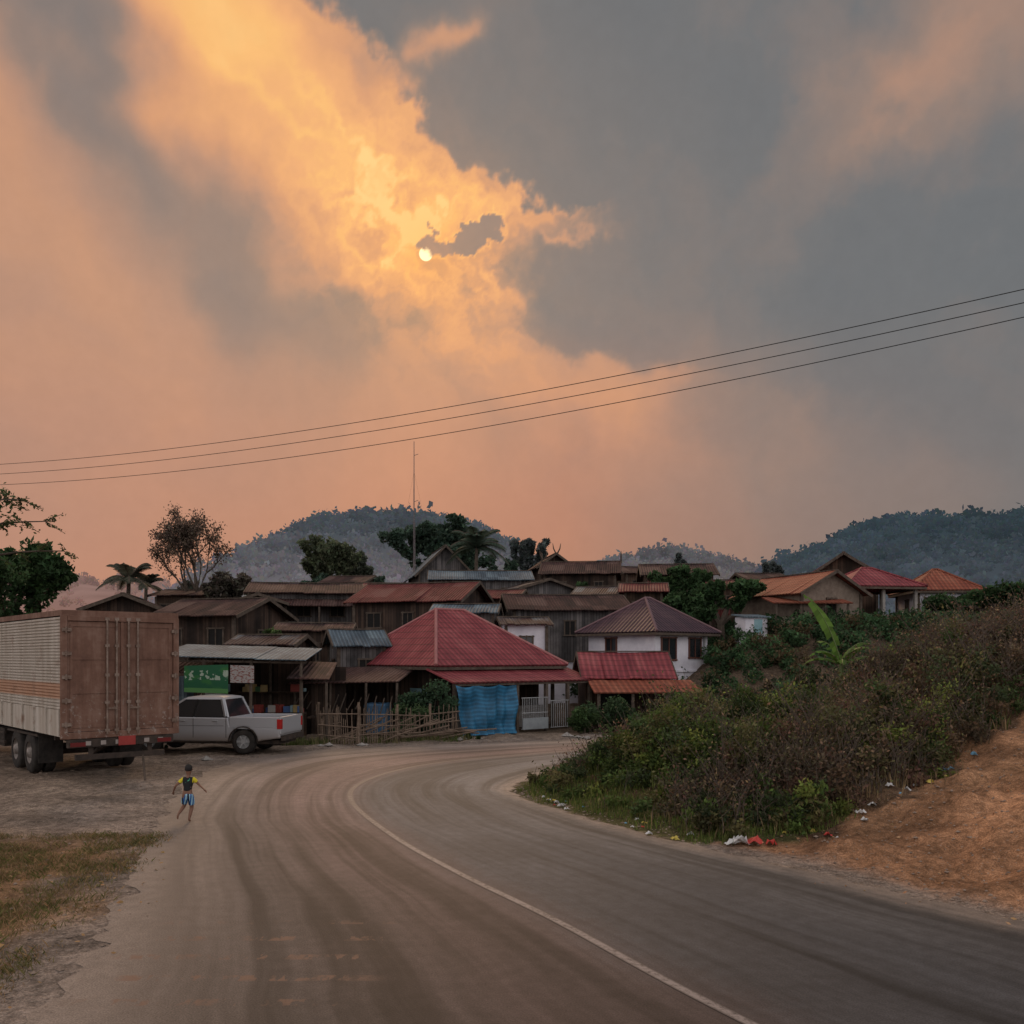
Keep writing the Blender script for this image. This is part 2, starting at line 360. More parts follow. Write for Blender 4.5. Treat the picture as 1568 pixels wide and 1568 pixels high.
def roadfn(t,b):
    u=t.uv(); s=t.sep(u); p=t.pos()
    wv=t.noise(t.comb(t.m('MULTIPLY',s[1],.07),0,0),3,2); uu=t.m('ADD',s[0],t.m('MULTIPLY',t.m('SUBTRACT',wv,.5),.07))
    st=t.noise(t.comb(t.m('MULTIPLY',uu,17),t.m('MULTIPLY',s[1],.07),0),1,3,.65,.3); st2=t.noise(t.comb(t.m('MULTIPLY',uu,70),t.m('MULTIPLY',s[1],.14),3),1,3,.6)
    big=t.noise(p,.3,4,.6); fine=t.noise(p,60,2,.7); med=t.noise(p,5,5,.7)
    us=t.m('ADD',s[0],t.m('ADD',t.m('MULTIPLY',t.m('SUBTRACT',med,.5),.07),t.m('MULTIPLY',t.m('SUBTRACT',big,.5),.14)))
    base=t.ramp(us,[(0,(.225,.185,.158)),(.07,(.195,.16,.138)),(.18,(.104,.086,.08)),(.36,(.104,.074,.070)),(.47,(.108,.080,.077)),(.56,(.069,.068,.074)),(.75,(.062,.064,.071)),(.93,(.085,.083,.086)),(1,(.16,.13,.11))])
    edge=t.mr(us,.02,.17)
    k=t.m('MULTIPLY',t.mr(st,.34,.60,.52,1.2),t.mr(st2,.3,.7,.88,1.1)); 
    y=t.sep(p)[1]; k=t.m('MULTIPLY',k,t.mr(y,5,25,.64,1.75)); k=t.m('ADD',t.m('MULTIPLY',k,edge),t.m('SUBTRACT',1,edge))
    k=t.m('MULTIPLY',k,t.mr(big,.3,.7,.82,1.18))
    k=t.m('MULTIPLY',k,t.mr(fine,.3,.7,.70,1.30)); k=t.m('MULTIPLY',k,t.mr(med,.3,.7,.84,1.16))
    c=t.mix(1,base,t.comb(k,k,k),'MULTIPLY')
    # faded orange paint flecks left of the lane, near the viewer's end of the bend
    x=t.sep(p)[0]; row=t.mr(t.m('SINE',t.m('MULTIPLY',y,10.5)),.55,.85); dash=t.mr(t.noise(t.comb(t.m('MULTIPLY',x,5),t.m('MULTIPLY',y,1.7),0),1,3,.7),.5,.56)
    zone=t.m('MULTIPLY',t.m('MULTIPLY',t.mr(x,-4.1,-3.7),t.mr(x,-1.1,-1.6)),t.m('MULTIPLY',t.mr(y,7.2,7.6),t.mr(y,10.6,10.0)))
    c=t.mix(t.m('MULTIPLY',t.m('MULTIPLY',t.m('MULTIPLY',row,dash),zone),t.mr(med,.4,.6,.15,.75)),c,(.2,.115,.08))
    bump(t,b,fine,.35,.01); return c
ro=rb.obj('road',newmat('asphalt',roadfn,.75,spec=.25),smooth=True)
cb=MB(); dC=np.gradient(RC,axis=0); nC=np.stack([-dC[:,1],dC[:,0]],1); nC/=np.hypot(*nC.T)[:,None]
for i in range(ns-1):
    if arc[i]>46: break
    w=.06
    P=[RC[i]-nC[i]*w,RC[i+1]-nC[i+1]*w,RC[i+1]+nC[i+1]*w,RC[i]+nC[i]*w]
    cb.face([(p[0],p[1],.004) for p in P],[(0,arc[i]),(0,arc[i+1]),(1,arc[i+1]),(1,arc[i])])
def linefn(t,b):
    p=t.pos(); s=t.sep(t.uv()); n=t.noise(p,14,6,.8); n2=t.noise(p,1.3,2,.5); y=t.sep(p)[1]
    thr=t.m('ADD',t.mr(y,13,22,.47,.64),t.m('MULTIPLY',t.m('SUBTRACT',n2,.5),.25)); f=t.mr(n,t.m('SUBTRACT',thr,.14),t.m('ADD',thr,.1))
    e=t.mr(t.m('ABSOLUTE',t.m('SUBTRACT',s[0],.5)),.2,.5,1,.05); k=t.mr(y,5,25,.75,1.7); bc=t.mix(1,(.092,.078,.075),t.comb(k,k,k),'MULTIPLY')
    return t.mix(t.m('MULTIPLY',f,e),bc,(.28,.24,.23))
cb.obj('road_centre_line',newmat('worn_paint',linefn,.7))
# ------------------------------------------------------------ houses
def hippts(w,d,rl,ze,zr):
    return [(-w/2,-d/2,ze),(w/2,-d/2,ze),(w/2,d/2,ze),(-w/2,d/2,ze)],[(-rl/2,0,zr),(rl/2,0,zr)]
def roofhip(par,w,d,rl,ze,zr,mat,capmat,name='roof',th=.07):
    e,r=hippts(w,d,rl,ze,zr); m=MB()
    def sl(a,b,c,dd=None):
        P=[Vector(x) for x in (a,b,c)]+([Vector(dd)] if dd else [])
        ax=(P[1]-P[0]).normalized(); n=ax.cross(P[2]-P[0]).normalized(); ay=n.cross(ax)
        m.face(P,[((p-P[0]).dot(ax)+50,(p-P[0]).dot(ay)+50) for p in P])
    sl(e[0],e[1],r[1],r[0]); sl(e[2],e[3],r[0],r[1]); sl(e[1],e[2],r[1]); sl(e[3],e[0],r[0])
    m.obj(name,mat,par,solid=th)
    c=MB()
    for a,b in((e[0],r[0]),(e[1],r[1]),(e[2],r[1]),(e[3],r[0]),(r[0],r[1])):
        a=Vector(a)+Vector((0,0,.05)); b=Vector(b)+Vector((0,0,.05))
        if (b-a).length>.05: c.tube([a,b],.07,6)
    c.obj(name+'_ridge_caps',capmat,par)
    f=MB(); z=ze-.09
    for i in range(4):
        a,b=e[i],e[(i+1)%4]; f.beam((a[0]*.985,a[1]*.985,z),(b[0]*.985,b[1]*.985,z),.04,.12)
    f.obj(name+'_fascia',M_post,par)
def roofgable(par,w,d,ze,zr,mat,name='roof',th=.05,sag=.05):
    m=MB(); n=8
    for sgn in(-1,1):
        for i in range(n):
            x0=-w/2+w*i/n; x1=x0+w/n
            s0=sag*math.sin(math.pi*i/n); s1=sag*math.sin(math.pi*(i+1)/n)
            L=math.hypot(d/2,zr-ze); z0=ze+random.uniform(-.025,.025); ex=random.uniform(0,.08)
            pts=[(x0,sgn*(d/2+ex),z0),(x1,sgn*(d/2+ex),z0),(x1,0,zr-s1),(x0,0,zr-s0)]
            uv=[(x0+30,0+20*sgn+40),(x1+30,20*sgn+40),(x1+30,L+20*sgn+40),(x0+30,L+20*sgn+40)]
            if sgn>0: pts=pts[::-1]; uv=uv[::-1]
            m.face(pts,uv)
    m.obj(name,mat,par,solid=th)
    f=MB()
    for x in(-w/2,w/2):
        for sgn in(-1,1): f.beam((x,sgn*d/2,ze-.05),(x,0,zr-.05),.05,.16)
    f.beam((-w/2,0,zr+.02),(w/2,0,zr+.02),.18,.05)
    f.obj(name+'_bargeboards',M_post,par)
def window(m_frame,m_glass,face,u,z,w,h,W,D):
    fr=.07
    if face=='S':
        y=-D/2; m_glass.box((u,y-.012,z),(w,.02,h))
        for dx in(-w/2,w/2,0): m_frame.box((u+dx,y-.03,z),(fr if dx else .04,.06,h+.1))
        for dz in(-h/2,h/2): m_frame.box((u,y-.035,z+dz),(w+.14,.09,fr))
    else:
        sx=-1 if face=='W' else 1; x=sx*W/2; m_glass.box((x+sx*.012,u,z),(.02,w,h))
        for dx in(-w/2,w/2,0): m_frame.box((x+sx*.03,u+dx,z),(.06,fr if dx else .04,h+.1))
        for dz in(-h/2,h/2): m_frame.box((x+sx*.035,u,z+dz),(.09,w+.14,fr))
def house(name,b,d,wpx,depth,rotd,pr,pe,wall,roof,kind='gable',axis_='x',over=.45,low=None,opened=False,horns=False,nw=2,rl=None,veranda=False):
    x=E(b,d); g=H(x,d); zr=Zl(pr,d)-g; ze=Zl(pe,d)-g; rot=math.radians(rotd)
    w=wpx/F*d
    c,s_=abs(math.cos(rot)),abs(math.sin(rot))
    if axis_=='y': w,depth=depth,w; rot+=math.pi/2
    else: w=max(2.5,(w-depth*s_)/c)
    e=empty(name,(x,d,g),rot)
    W,D=w-2*over,depth-2*over
    if kind=='hip': roofhip(e,w,depth,(max(0,w-depth)+.3) if rl is None else rl,ze,zr,roof,roof)
    else: roofgable(e,w,depth,ze,zr,roof)
    if opened:
        m=MB()
        for px_ in(-W/2,0,W/2):
            for py_ in(-D/2,D/2): m.box((px_,py_,ze/2),(.16,.16,ze+.1))
        m.obj('posts',M_concrete,e); m=MB().box((0,0,.35),(W,D,.7)); m.obj('plinth',M_brick,e)
        return e
    sl=(zr-ze)/(depth/2); zt=ze+sl*over-.05
    zb=-.6
    m=MB()
    if kind=='gable':
        zap=zr-.08
        for sy in(-1,1):
            pts=[(-W/2,sy*D/2,zb),(W/2,sy*D/2,zb),(W/2,sy*D/2,zt),(-W/2,sy*D/2,zt)]
            m.face(pts if sy<0 else pts[::-1])
        for sx in(-1,1):
            pts=[(sx*W/2,-D/2,zb),(sx*W/2,D/2,zb),(sx*W/2,D/2,zt),(sx*W/2,0,zap),(sx*W/2,-D/2,zt)]
            m.face(pts if sx>0 else pts[::-1])
    else: m.bb((-W/2,-D/2,zb),(W/2,D/2,zt-.04))
    m.obj('walls',wall,e)
    if low:
        m=MB(); m.bb((-W/2-.03,-D/2-.03,zb),(W/2+.03,D/2+.03,ze*.42)); m.obj('lower_storey',low,e)
        m=MB(); m.bb((-W/2-.12,-D/2-.12,ze*.42),(W/2+.12,D/2+.12,ze*.42+.12)); m.obj('floor_beam',M_post,e)
    mf,mg=MB(),MB(); zc=ze-min(.95,ze*.35)
    for i in range(nw):
        u=-W/2+(i+.5)*W/nw+random.uniform(-.2,.2); window(mf,mg,'S',u,zc,random.choice([.6,.8]),.8,W,D)
    for f_ in('W','E'): window(mf,mg,f_,0,zc,.6,.75,W,D)
    mf.obj('window_frames',M_post,e); mg.obj('window_panes',M_glass if wall is M_white else M_dark,e)
    m=MB()
    for sx in(-1,1):
        for sy in(-1,1): m.box((sx*(W/2+.02),sy*(D/2+.02),(zt+zb)/2-.05),(.14,.14,zt-zb-.1))
    if nw and wall is not M_white and random.random()<.6: m.box((0,-D/2-.02,ze*.62),(W,.04,.12))
    m.obj('corner_posts',M_post,e)
    if wall is not M_white and random.random()<.5:
        m=MB(); u=random.uniform(-W/3,W/4); m.box((u,-D/2-.02,ze*.45),(random.uniform(.6,1.4),.03,random.uniform(.5,.9))); m.obj('patch_sheet',random.choice([R_rzinc,R_zinc,R_fade]),e)
    if veranda:
        zz=ze-.35; m=MB(); m.face([(-W/2,-D/2-1.5,zz-.45),(W/2,-D/2-1.5,zz-.45),(W/2,-D/2-.03,zz),(-W/2,-D/2-.03,zz)],[(0,0),(W,0),(W,1.6),(0,1.6)]); m.obj('veranda_roof',random.choice([R_rust,R_rzinc,R_fade]),e,solid=.05)
        m=MB(); [m.box((k,-D/2-1.4,(zz-.5)/2),(.1,.1,zz-.45)) for k in np.linspace(-W/2+.1,W/2-.1,4)]; m.obj('veranda_posts',M_post,e)
    if horns:
        m=MB()
        for sx in(-1,1):
            for k in(-1,1): m.tube([(sx*w/2,0,zr-.15),(sx*w/2+k*.02,k*.25,zr+.35),(sx*w/2,k*.32,zr+.75)],[.07,.05,.02],5)
        m.obj('gable_horns',M_post,e)
    return e
hs=[('wooden_house',205,49,120,6,12,914,938,M_wood_dark,R_rust,{'axis_':'y'}),
('wooden_house',345,44,195,5.5,-16,917,947,M_wood_dark,R_rust,{}),
('wooden_house',470,56,190,6,9,893,913,M_wood_grey,R_rust,{'nw':3,'veranda':True}),
('wooden_house',648,51,225,6,-17,893,926,M_wood_dark,R_fade,{'nw':3}),
('wooden_house',735,67,165,5,4,874,892,M_wood_grey,R_zinc,{}),
('temple_hall',672,77,92,7,14,842,888,M_wood_grey,R_zinc,{'axis_':'y','nw':0}),
('wooden_house',890,70,135,6,-7,860,884,M_wood_dark,R_rust,{'horns':True}),
('wooden_house',842,74,62,5,10,852,874,M_wood_dark,R_rust,{'axis_':'y','horns':True,'nw':0}),
('wooden_house',862,52,205,5.5,7,911,938,M_wood_grey,R_rust,{'low':M_white,'nw':3}),
('wooden_house',1035,63,125,6,-5,864,886,M_wood_brown,R_rust,{'veranda':True}),
('garden_shed',485,42,125,3,4,954,967,M_wood_dark,R_rust,{'nw':1,'over':.3}),
('garden_shed',545,40,78,3.2,20,964,990,M_wood_grey,R_zinc,{'nw':1,'over':.3}),
('wooden_house',772,59,92,5,-12,903,920,M_wood_brown,R_fade,{}),
('wooden_house',1160,62,80,5,5,878,893,M_wood_dark,R_rust,{}),
('wooden_house',600,61,120,5,5,893,908,M_wood_brown,R_fade,{}),
('wooden_house',925,60,110,5,-14,898,914,M_wood_brown,R_rzinc,{'veranda':True}),
('wooden_house',420,66,110,5,12,894,906,M_wood_brown,R_rust,{}),
('wooden_house',800,84,150,6,3,880,892,M_wood_brown,R_rust,{}),
('wooden_house',300,62,110,5,-6,903,915,M_wood_brown,R_rust,{}),
('wooden_house',700,60,120,4.5,18,902,916,M_wood_dark,R_fade,{}),
('wooden_house',985,55,90,4.5,-8,893,910,M_wood_brown,R_fade,{}),
('wooden_house',820,63,100,5,22,890,905,M_wood_grey,R_rzinc,{'axis_':'y'}),
('wooden_house',540,70,90,5,-10,882,896,M_wood_brown,R_rust,{}),
('wooden_house',975,78,90,5,12,868,882,M_wood_brown,R_rust,{}),
('wooden_house',390,52,90,4.5,20,912,926,M_wood_dark,R_fade,{'axis_':'y'}),
('wooden_house',1110,58,80,4.5,-15,888,902,M_wood_brown,R_fade,{}),
('wooden_house',1178,55,70,4.5,16,889,905,M_wood_brown,R_red,{'axis_':'y','nw':1}),
('garden_shed',715,46,110,3,-4,925,940,M_wood_grey,R_zinc,{'nw':1,'over':.3}),
('garden_shed',418,37.5,120,3,-6,972,988,M_wood_dark,R_rzinc,{'nw':0,'over':.3}),
('garden_shed',800,44.5,90,3,8,945,958,M_white,R_rzinc,{'nw':1,'over':.3}),
('farm_house',1222,51,135,6,24,880,915,M_brick,R_ora,{'axis_':'y','nw':1}),
('farm_house',1292,58,112,6,-20,853,891,M_wood_brown,R_red,{'axis_':'y','nw':1}),
('garden_pavilion',1327,52,142,4.4,8,871,902,M_wood_dark,R_red,{'kind':'hip','opened':True}),
('farm_house',1432,57,116,5,-6,873,908,M_white,R_ora,{'kind':'hip'}),
]
for h in hs: house(*h[:10],**h[10])
e=empty('porch_shelter',(E(1235,48.5),48.5,H(E(1235,48.5),48.5)),.05); zz=Zl(915,48.5)-e.location.z
m=MB(); m.face([(-2.1,-1,zz-.35),(2.1,-1,zz-.35),(2.1,1,zz+.05),(-2.1,1,zz+.05)],[(0,0),(4.2,0),(4.2,2.1),(0,2.1)]); m.obj('roof',R_ora,e,solid=.06)
m=MB(); [m.box((k,-.8,(zz-.35)/2),(.1,.1,zz-.4)) for k in(-1.9,-.6,.7,1.9)]; m.obj('posts',M_post,e)
m=MB(); m.bb((-1.9,-.6,-.3),(1.9,-.45,zz-1.1)); m.obj('block_wall',M_brick,e)
e=empty('outhouse',(E(1150,47),47,H(E(1150,47),47)),.2); z1=Zl(945,47)-e.location.z; z0=Zl(975,47)-e.location.z
m=MB(); m.bb((-.6,-.6,z0-.8),(.6,.6,z1)); m.obj('walls',M_white,e); m=MB(); m.box((0,0,z1+.06),(1.5,1.5,.06),(.12,0,0)); m.obj('roof',R_zinc,e)
m=MB(); m.box((0.1,-.61,(z0+z1)/2),(.45,.03,.75)); m.obj('door',M_turq,e)
# ---- House A
eA=empty('red_roofed_house',(-2.72,40.15,0),math.radians(40))
roofhip(eA,6.95,7.7,1.5,2.62,5.0,R_red,solidm('ridge_red',(.34,.13,.13)))
m=MB(); m.bb((-2.8,-2.6,-.3),(2.9,3.3,2.75)); m.obj('walls',M_wood_dark,eA)
m=MB(); m.bb((-2.83,-2.4,0),(-2.81,.9,1.7)); m.obj('turquoise_panel',M_turq,eA)
m=MB(); m.bb((-2.86,-1.2,.9),(-2.84,-.5,1.6)); m.bb((-1.2,-2.63,0),(-.3,-2.61,2)); m.obj('openings',M_dark,eA)
m=MB(); m.face([(-3.55,-5.1,2.0),(3.9,-5.1,2.0),(3.9,-3.3,2.5),(-3.55,-3.3,2.5)],[(0,0),(7.4,0),(7.4,1.9),(0,1.9)]); m.obj('porch_roof',R_red,eA,solid=.06)
m=MB()
for k in(-3.4,-.35,1.2,2.4,3.7): m.box((k,-4.95,.98),(.13,.13,1.98))
m.beam((-3.5,-5.0,1.93),(3.85,-5.0,1.93),.08,.1)
for k in(-2.7,2.8): m.box((k,-3.6,1.2),(.12,.12,2.4))
m.obj('porch_posts',M_post,eA)
m=MB(); m.bb((-2.9,-3.0,0),(2.9,-2.9,.9)); m.obj('porch_wall',M_concrete,eA)
m=MB(); nx_,nz_=46,14; P={}
for i in range(nx_+1):
    for j in range(nz_+1):
        u=i/nx_; v=j/nz_; x=-3.5+u*3.1; z=1.92-v*1.9
        y=-5.07-.10*v-.07*math.sin(u*34+v*2)*(.3+v)-.09*math.sin(u*11+1+v*3)-.09*math.sin(v*9+u*4)*.6
        if v>.9: y-=.12*(v-.9)*10
        P[i,j]=(x+.25*v*math.sin(u*3+1.2),y,max(.02,z-.09*abs(math.sin(u*math.pi*3))*(1-v)))
for i in range(nx_):
    for j in range(nz_): m.face([P[i,j],P[i,j+1],P[i+1,j+1],P[i+1,j]],[(i*.07,j*.14),(i*.07,j*.14+.14),(i*.07+.07,j*.14+.14),(i*.07+.07,j*.14)])
def tarpfn(t,b):
    s=t.sep(t.uv()); k=t.mr(t.m('SINE',t.m('MULTIPLY',s[1],40)),-.2,.6,.75,1.1); n=t.mr(t.noise(t.pos(),2,4),.3,.7,.6,1.2)
    k=t.m('MULTIPLY',k,n); return t.mix(1,(.03,.16,.30),t.comb(k,k,k),'MULTIPLY')
m.obj('blue_tarpaulin',newmat('tarp_blue',tarpfn,.5),eA,smooth=False)
m=MB()
for i in range(15): m.tube([(-.2+i*.093,-5.12,.12),(-.2+i*.093,-5.12,1.35)],.012,5)
for z in(.12,.75,1.35): m.tube([(-.25,-5.12,z),(1.15,-5.12,z)],.018,5)
for i in range(9): m.tube([(1.35+i*.11,-5.12,.12),(1.35+i*.11,-5.12,1.2)],.012,5)
for z in(.12,1.2): m.tube([(1.3,-5.12,z),(2.3,-5.12,z)],.018,5)
m.obj('metal_gate',M_steelgrey,eA)
m=MB(); m.bb((-.22,-5.18,.1),(1.12,-5.14,.55)); m.obj('gate_panel',solidm('gate_grey',(.3,.33,.35)),eA)
# ---- House B
xb=E(953,40.5); eB=empty('roadside_shop',(xb,40.5,0),math.radians(3))
roofgable(eB,4.1,3.6,2.05,3.2,R_red)
m=MB(); m.bb((-1.8,-1.2,-.3),(1.85,1.4,2.2)); m.obj('walls',M_wood_brown,eB)
m=MB(); m.face([(-1.7,-3.2,1.5),(2.9,-3.2,1.5),(2.6,-1.75,1.98),(-1.8,-1.75,1.98)],[(0,0),(4.6,0),(4.4,1.5),(0,1.5)]); m.obj('awning_roof',R_ora,eB,solid=.05)
m=MB(); [m.box((k,-3.05,.72),(.12,.12,1.5)) for k in(-1.5,-.1,1.3,2.7)]; m.obj('posts',M_post,eB)
m=MB(); m.bb((1.5,-2.9,-.1),(2.6,-1.3,1.35)); m.obj('side_room',M_brick,eB)
m=MB(); m.bb((-1.2,-1.23,.1),(.2,-1.21,1.7)); m.obj('shop_opening',M_dark,eB)
# ---- House C
xc=E(992,47); gC=0.8; eC=empty('white_two_storey_house',(xc,47,gC),math.radians(43)); ze=Zl(969,45.5)-gC; zr=Zl(917,47)-gC
roofhip(eC,5.3,5.3,.4,ze,zr,R_mar,solidm('ridge_mar',(.16,.09,.1)))
m=MB(); m.bb((-2.15,-2.15,-1),(2.15,2.15,ze+.05)); m.obj('walls',M_white,eC)
m=MB(); m.bb((-2.22,-2.22,ze-1.95),(2.22,2.22,ze-1.85)); m.obj('string_course',M_white,eC)
mf,mg=MB(),MB(); window(mf,mg,'S',-1.1,ze-.8,1.15,1.1,4.3,4.3); window(mf,mg,'S',1.05,ze-.75,1.0,1.0,4.3,4.3); window(mf,mg,'W',0.6,ze-.7,.7,.9,4.3,4.3)
window(mf,mg,'S',-1.1,ze-2.9,.9,1.0,4.3,4.3)
mf.obj('window_frames',solidm('frame_wood',(.13,.05,.035)),eC); mg.obj('window_panes',M_glass,eC)
m=MB(); m.bb((1.75,-2.24,ze-1.95),(1.85,-2.18,ze)); m.obj('drain_pipe',M_steelgrey,eC)
# ---- market stall
eP=empty('market_stall',(E(372,33.5),33.5,0),math.radians(4))
m=MB()
for i in range(6):
    x0=-2.5+i*.85; x1=x0+.87; dz=random.uniform(-.03,.03)
    m.face([(x0,-2.2-random.uniform(0,.15),3.02-.027*i+dz),(x1,-2.2-random.uniform(0,.1),3.0-.027*i+dz),(x1,1.8,3.42-.025*i+dz),(x0,1.8,3.45-.025*i+dz)],[(x0,0),(x1,0),(x1,4),(x0,4)])
m.obj('roof',R_zinc,eP,solid=.03)
m=MB(); m.face([(-2.7,-1.0,2.45),(-1.2,-1.1,2.4),(-1.2,1,2.8),(-2.7,1,2.85)]); m.face([(2.0,-2.4,2.25),(3.4,-2.2,2.2),(3.3,1,2.75),(2.0,1,2.8)]); m.obj('lean_to_sheets',R_rust,eP,solid=.04)
m=MB()
for k in(-2.35,-.9,.7,2.4):
    m.tube([(k,-2.05,0),(k+.03,-2.05,2.9)],.055,6); m.tube([(k,1.5,0),(k,1.5,3.3)],.06,6)
m.tube([(-2.45,-2.05,2.86),(2.6,-2.05,2.78)],.045,6); m.tube([(2.5,-2.2,0),(2.45,-2.1,2.1)],.05,6); m.tube([(3.3,-2.1,0),(3.3,-2.1,2.1)],.05,6)
for k in np.linspace(-2.3,2.3,6): m.beam((k,-2.15,2.84),(k,1.7,3.26),.04,.07)
m.obj('posts',M_post,eP)
m=MB(); m.bb((-2.5,1.55,0),(2.3,1.6,3.2)); m.bb((2.3,1.2,0),(3.6,1.3,2.6)); m.obj('back_wall',M_wood_dark,eP)
m=MB(); m.bb((-2.5,-1.5,0),(-1.6,-.6,2.3)); m.obj('corrugated_side',R_zinc,eP)
m=MB(); m.bb((-1.0,.1,.85),(2.2,.7,.92)); m.bb((-1,.65,0),(2.2,.7,.85)); m.bb((2.4,-.6,.75),(3.5,.2,.8)); m.bb((-.5,1.2,1.6),(2,1.5,1.65)); m.obj('counter',M_wood_brown,eP)
cols=[(.05,.12,.3),(.4,.38,.36),(.28,.05,.04),(.08,.2,.1),(.35,.25,.1),(.3,.45,.5)]
for k,cc in enumerate(cols):
    m=MB()
    for q_ in range(6):
        x_=random.uniform(-1,2.1); s_=random.uniform(.12,.3); lay=random.choice([(.25,.92),(.35,.92),(1.35,1.65),(-.3,0)])
        m.box((x_,lay[0],lay[1]+s_/2),(s_*random.uniform(.7,1.5),s_,s_),(0,0,random.uniform(-.5,.5)))
    m.obj('goods',solidm('goods%d'%k,cc),eP,bevel=.015)
m=MB(); m.bb((1.0,-2.3,0.0),(1.9,-1.9,.5)); m.obj('crate',M_bamboo,eP)
m=MB(); m.face([(-1.5,-2.18,1.78),(-.02,-2.18,1.72),(-.02,-2.16,2.72),(-1.5,-2.16,2.68)],[(0,0),(1,0),(1,1),(0,1)])
def banfn(t,b):
    u=t.uv(); s=t.sep(u); n=t.noise(t.map(u,sc=(9,5,1)),1,2,.5); y=s[1]
    txt=t.m('MULTIPLY',t.mr(n,.52,.56),t.m('MULTIPLY',t.m('GREATER_THAN',y,.45),t.m('LESS_THAN',y,.8)))
    c=t.mix(t.mr(t.noise(u,2,2),.5,.6),(.015,.10,.045),(.03,.14,.04)); c=t.mix(t.m('LESS_THAN',y,.16),c,(.08,.22,.07)); return t.mix(txt,c,(.32,.4,.32))
m.obj('green_banner',newmat('banner_green',banfn,.6),eP)
m=MB(); m.face([(.05,-2.18,2.1),(.85,-2.18,2.08),(.85,-2.16,2.68),(.05,-2.16,2.7)],[(0,0),(1,0),(1,1),(0,1)])
def ban2(t,b):
    u=t.uv(); n=t.noise(t.map(u,sc=(7,12,1)),1,2,.5); return t.mix(t.mr(n,.52,.57),(.32,.3,.29),(.2,.07,.06))
m.obj('white_banner',newmat('banner_white',ban2,.6),eP)
m=MB(); m.lathe([(0,.95),(.35,.9),(.6,.6),(.68,.0)],(-.9,-.7,.85),'Z',14); m.obj('white_tarp_heap',solidm('tarpwhite',(.5,.47,.45)),eP,smooth=True)
eQ=empty('open_shed',(E(560,36),36,0),math.radians(-8))
m=MB(); m.face([(-2.6,-1.6,1.95),(1.7,-1.4,2.05),(1.7,1.8,2.6),(-2.6,1.8,2.5)]); m.obj('roof',R_rust,eQ,solid=.04)
m=MB(); [m.tube([(k,y,0),(k+.05,y,2)],.05,6) for k in(-2.4,-1,.4,1.6) for y in(-1.4,1.6)]
for k in range(14): m.tube([(-2.5+k*.32,-1.5,.9+.1*math.sin(k)),(-2.2+k*.3,-1.2,1.3+.4*random.random())],.025,5)
m.obj('posts',M_post,eQ); m=MB(); m.bb((-2.6,1.7,0),(1.7,1.76,2.4)); m.bb((-2.6,-.5,.0),(-1.3,.4,1.1)); m.obj('walls',M_wood_dark,eQ)
m=MB(); m.bb((.2,-1,0),(1.1,-.1,1.2)); m.obj('water_tank',solidm('tank_blue',(.06,.14,.25)),eQ,bevel=.1)
# ------------------------------------------------------------ bamboo fence
def fence(name,P,h,step=.085):
    m=MB(); P=[Vector((p[0],p[1],0)) for p in P]
    for a,b in zip(P[:-1],P[1:]):
        L=(b-a).length; n=int(L/step)
        for i in range(n):
            p=a.lerp(b,i/n); hh=h*random.uniform(.65,1.15); o=random.uniform(-.03,.03)
            if random.random()<.12: continue
            m.tube([(p.x,p.y+o,-.05),(p.x+random.uniform(-.08,.08),p.y+o+random.uniform(-.04,.04),hh)],[.02,.014],5)
        for z in(.3,.62,.95): m.tube([a+Vector((0,-.03,z*h/1.15)),b+Vector((0,-.03,z*h/1.15+random.uniform(-.1,.1)))],.022,5)
        m.tube([a,a+Vector((0,0,h*1.15))],.045,6)
    m.obj(name,M_bamboo)
fence('bamboo_fence',[(-6.6,31.2),(-5.2,31.0),(-4.0,31.9)],1.25)
fence('bamboo_fence',[(-4.0,31.9),(-2.9,32.4),(-1.9,33.2)],1.15)
fence('bamboo_fence',[(-6.6,31.2),(-6.3,33.6)],1.2)
m=MB()
for k in range(30):
    x=random.uniform(-6.4,-2.2); y=31.4+(x+6.4)*.35+random.uniform(-.5,.5); L=random.uniform(.8,2.2); a=random.uniform(-.5,.5)
    m.tube([(x,y,random.uniform(.05,.4)),(x+L*math.cos(a),y+.2,random.uniform(.05,.9))],.025,5)
m.obj('bamboo_pile',M_bamboo)
# ------------------------------------------------------------ wires, poles, mast
M_wire=newmat('cable',lambda t,b:(.012,.012,.014),.6)
A0=Vector((E(0,40),40)); B0=Vector((E(1568,20),20)); 
for k,(zl,zr_,sg) in enumerate([(Zl(711,40),Zl(443,20),.62),(Zl(724,40),Zl(458,20),.62),(Zl(739,40),Zl(475,20),.68)]):
    m=MB(); pts=[]
    for i in range(-14,55):
        t_=i/40; xy=A0.lerp(B0,t_); z=zl+(zr_-zl)*t_-sg*4*t_*(1-t_); pts.append((xy.x+k*.12,xy.y+k*.2,z))
    m.tube(pts,.011,5); m.obj('power_line',M_wire)
    if k==0: E0=(pts[0],pts[-1])
for i,en in enumerate(E0):
    e=empty('electricity_pole',(en[0],en[1]+.2,0)); z=en[2]
    m=MB(); m.tube([(0,0,-.3),(0,0,z+.3)],[.17,.11],10); m.obj('pole',M_concrete,e)
    m=MB(); m.beam((-.5,-.4,z-.1),(.6,.6,z-.1),.1); m.obj('crossarm',M_steelgrey,e)
    m=MB(); [m.lathe([(0,.15),(.05,.14),(.07,.05),(.04,0)],(-.4+k*.4,-.3+k*.35,z-.05),'Z',8) for k in range(3)]; m.obj('insulators',M_white,e)
xm=E(634,92); gm=H(xm,92); e=empty('radio_mast',(xm,92,gm)); zt=Zl(676,92)-gm
m=MB(); m.tube([(0,0,0),(0,0,zt)],[.1,.035],6)
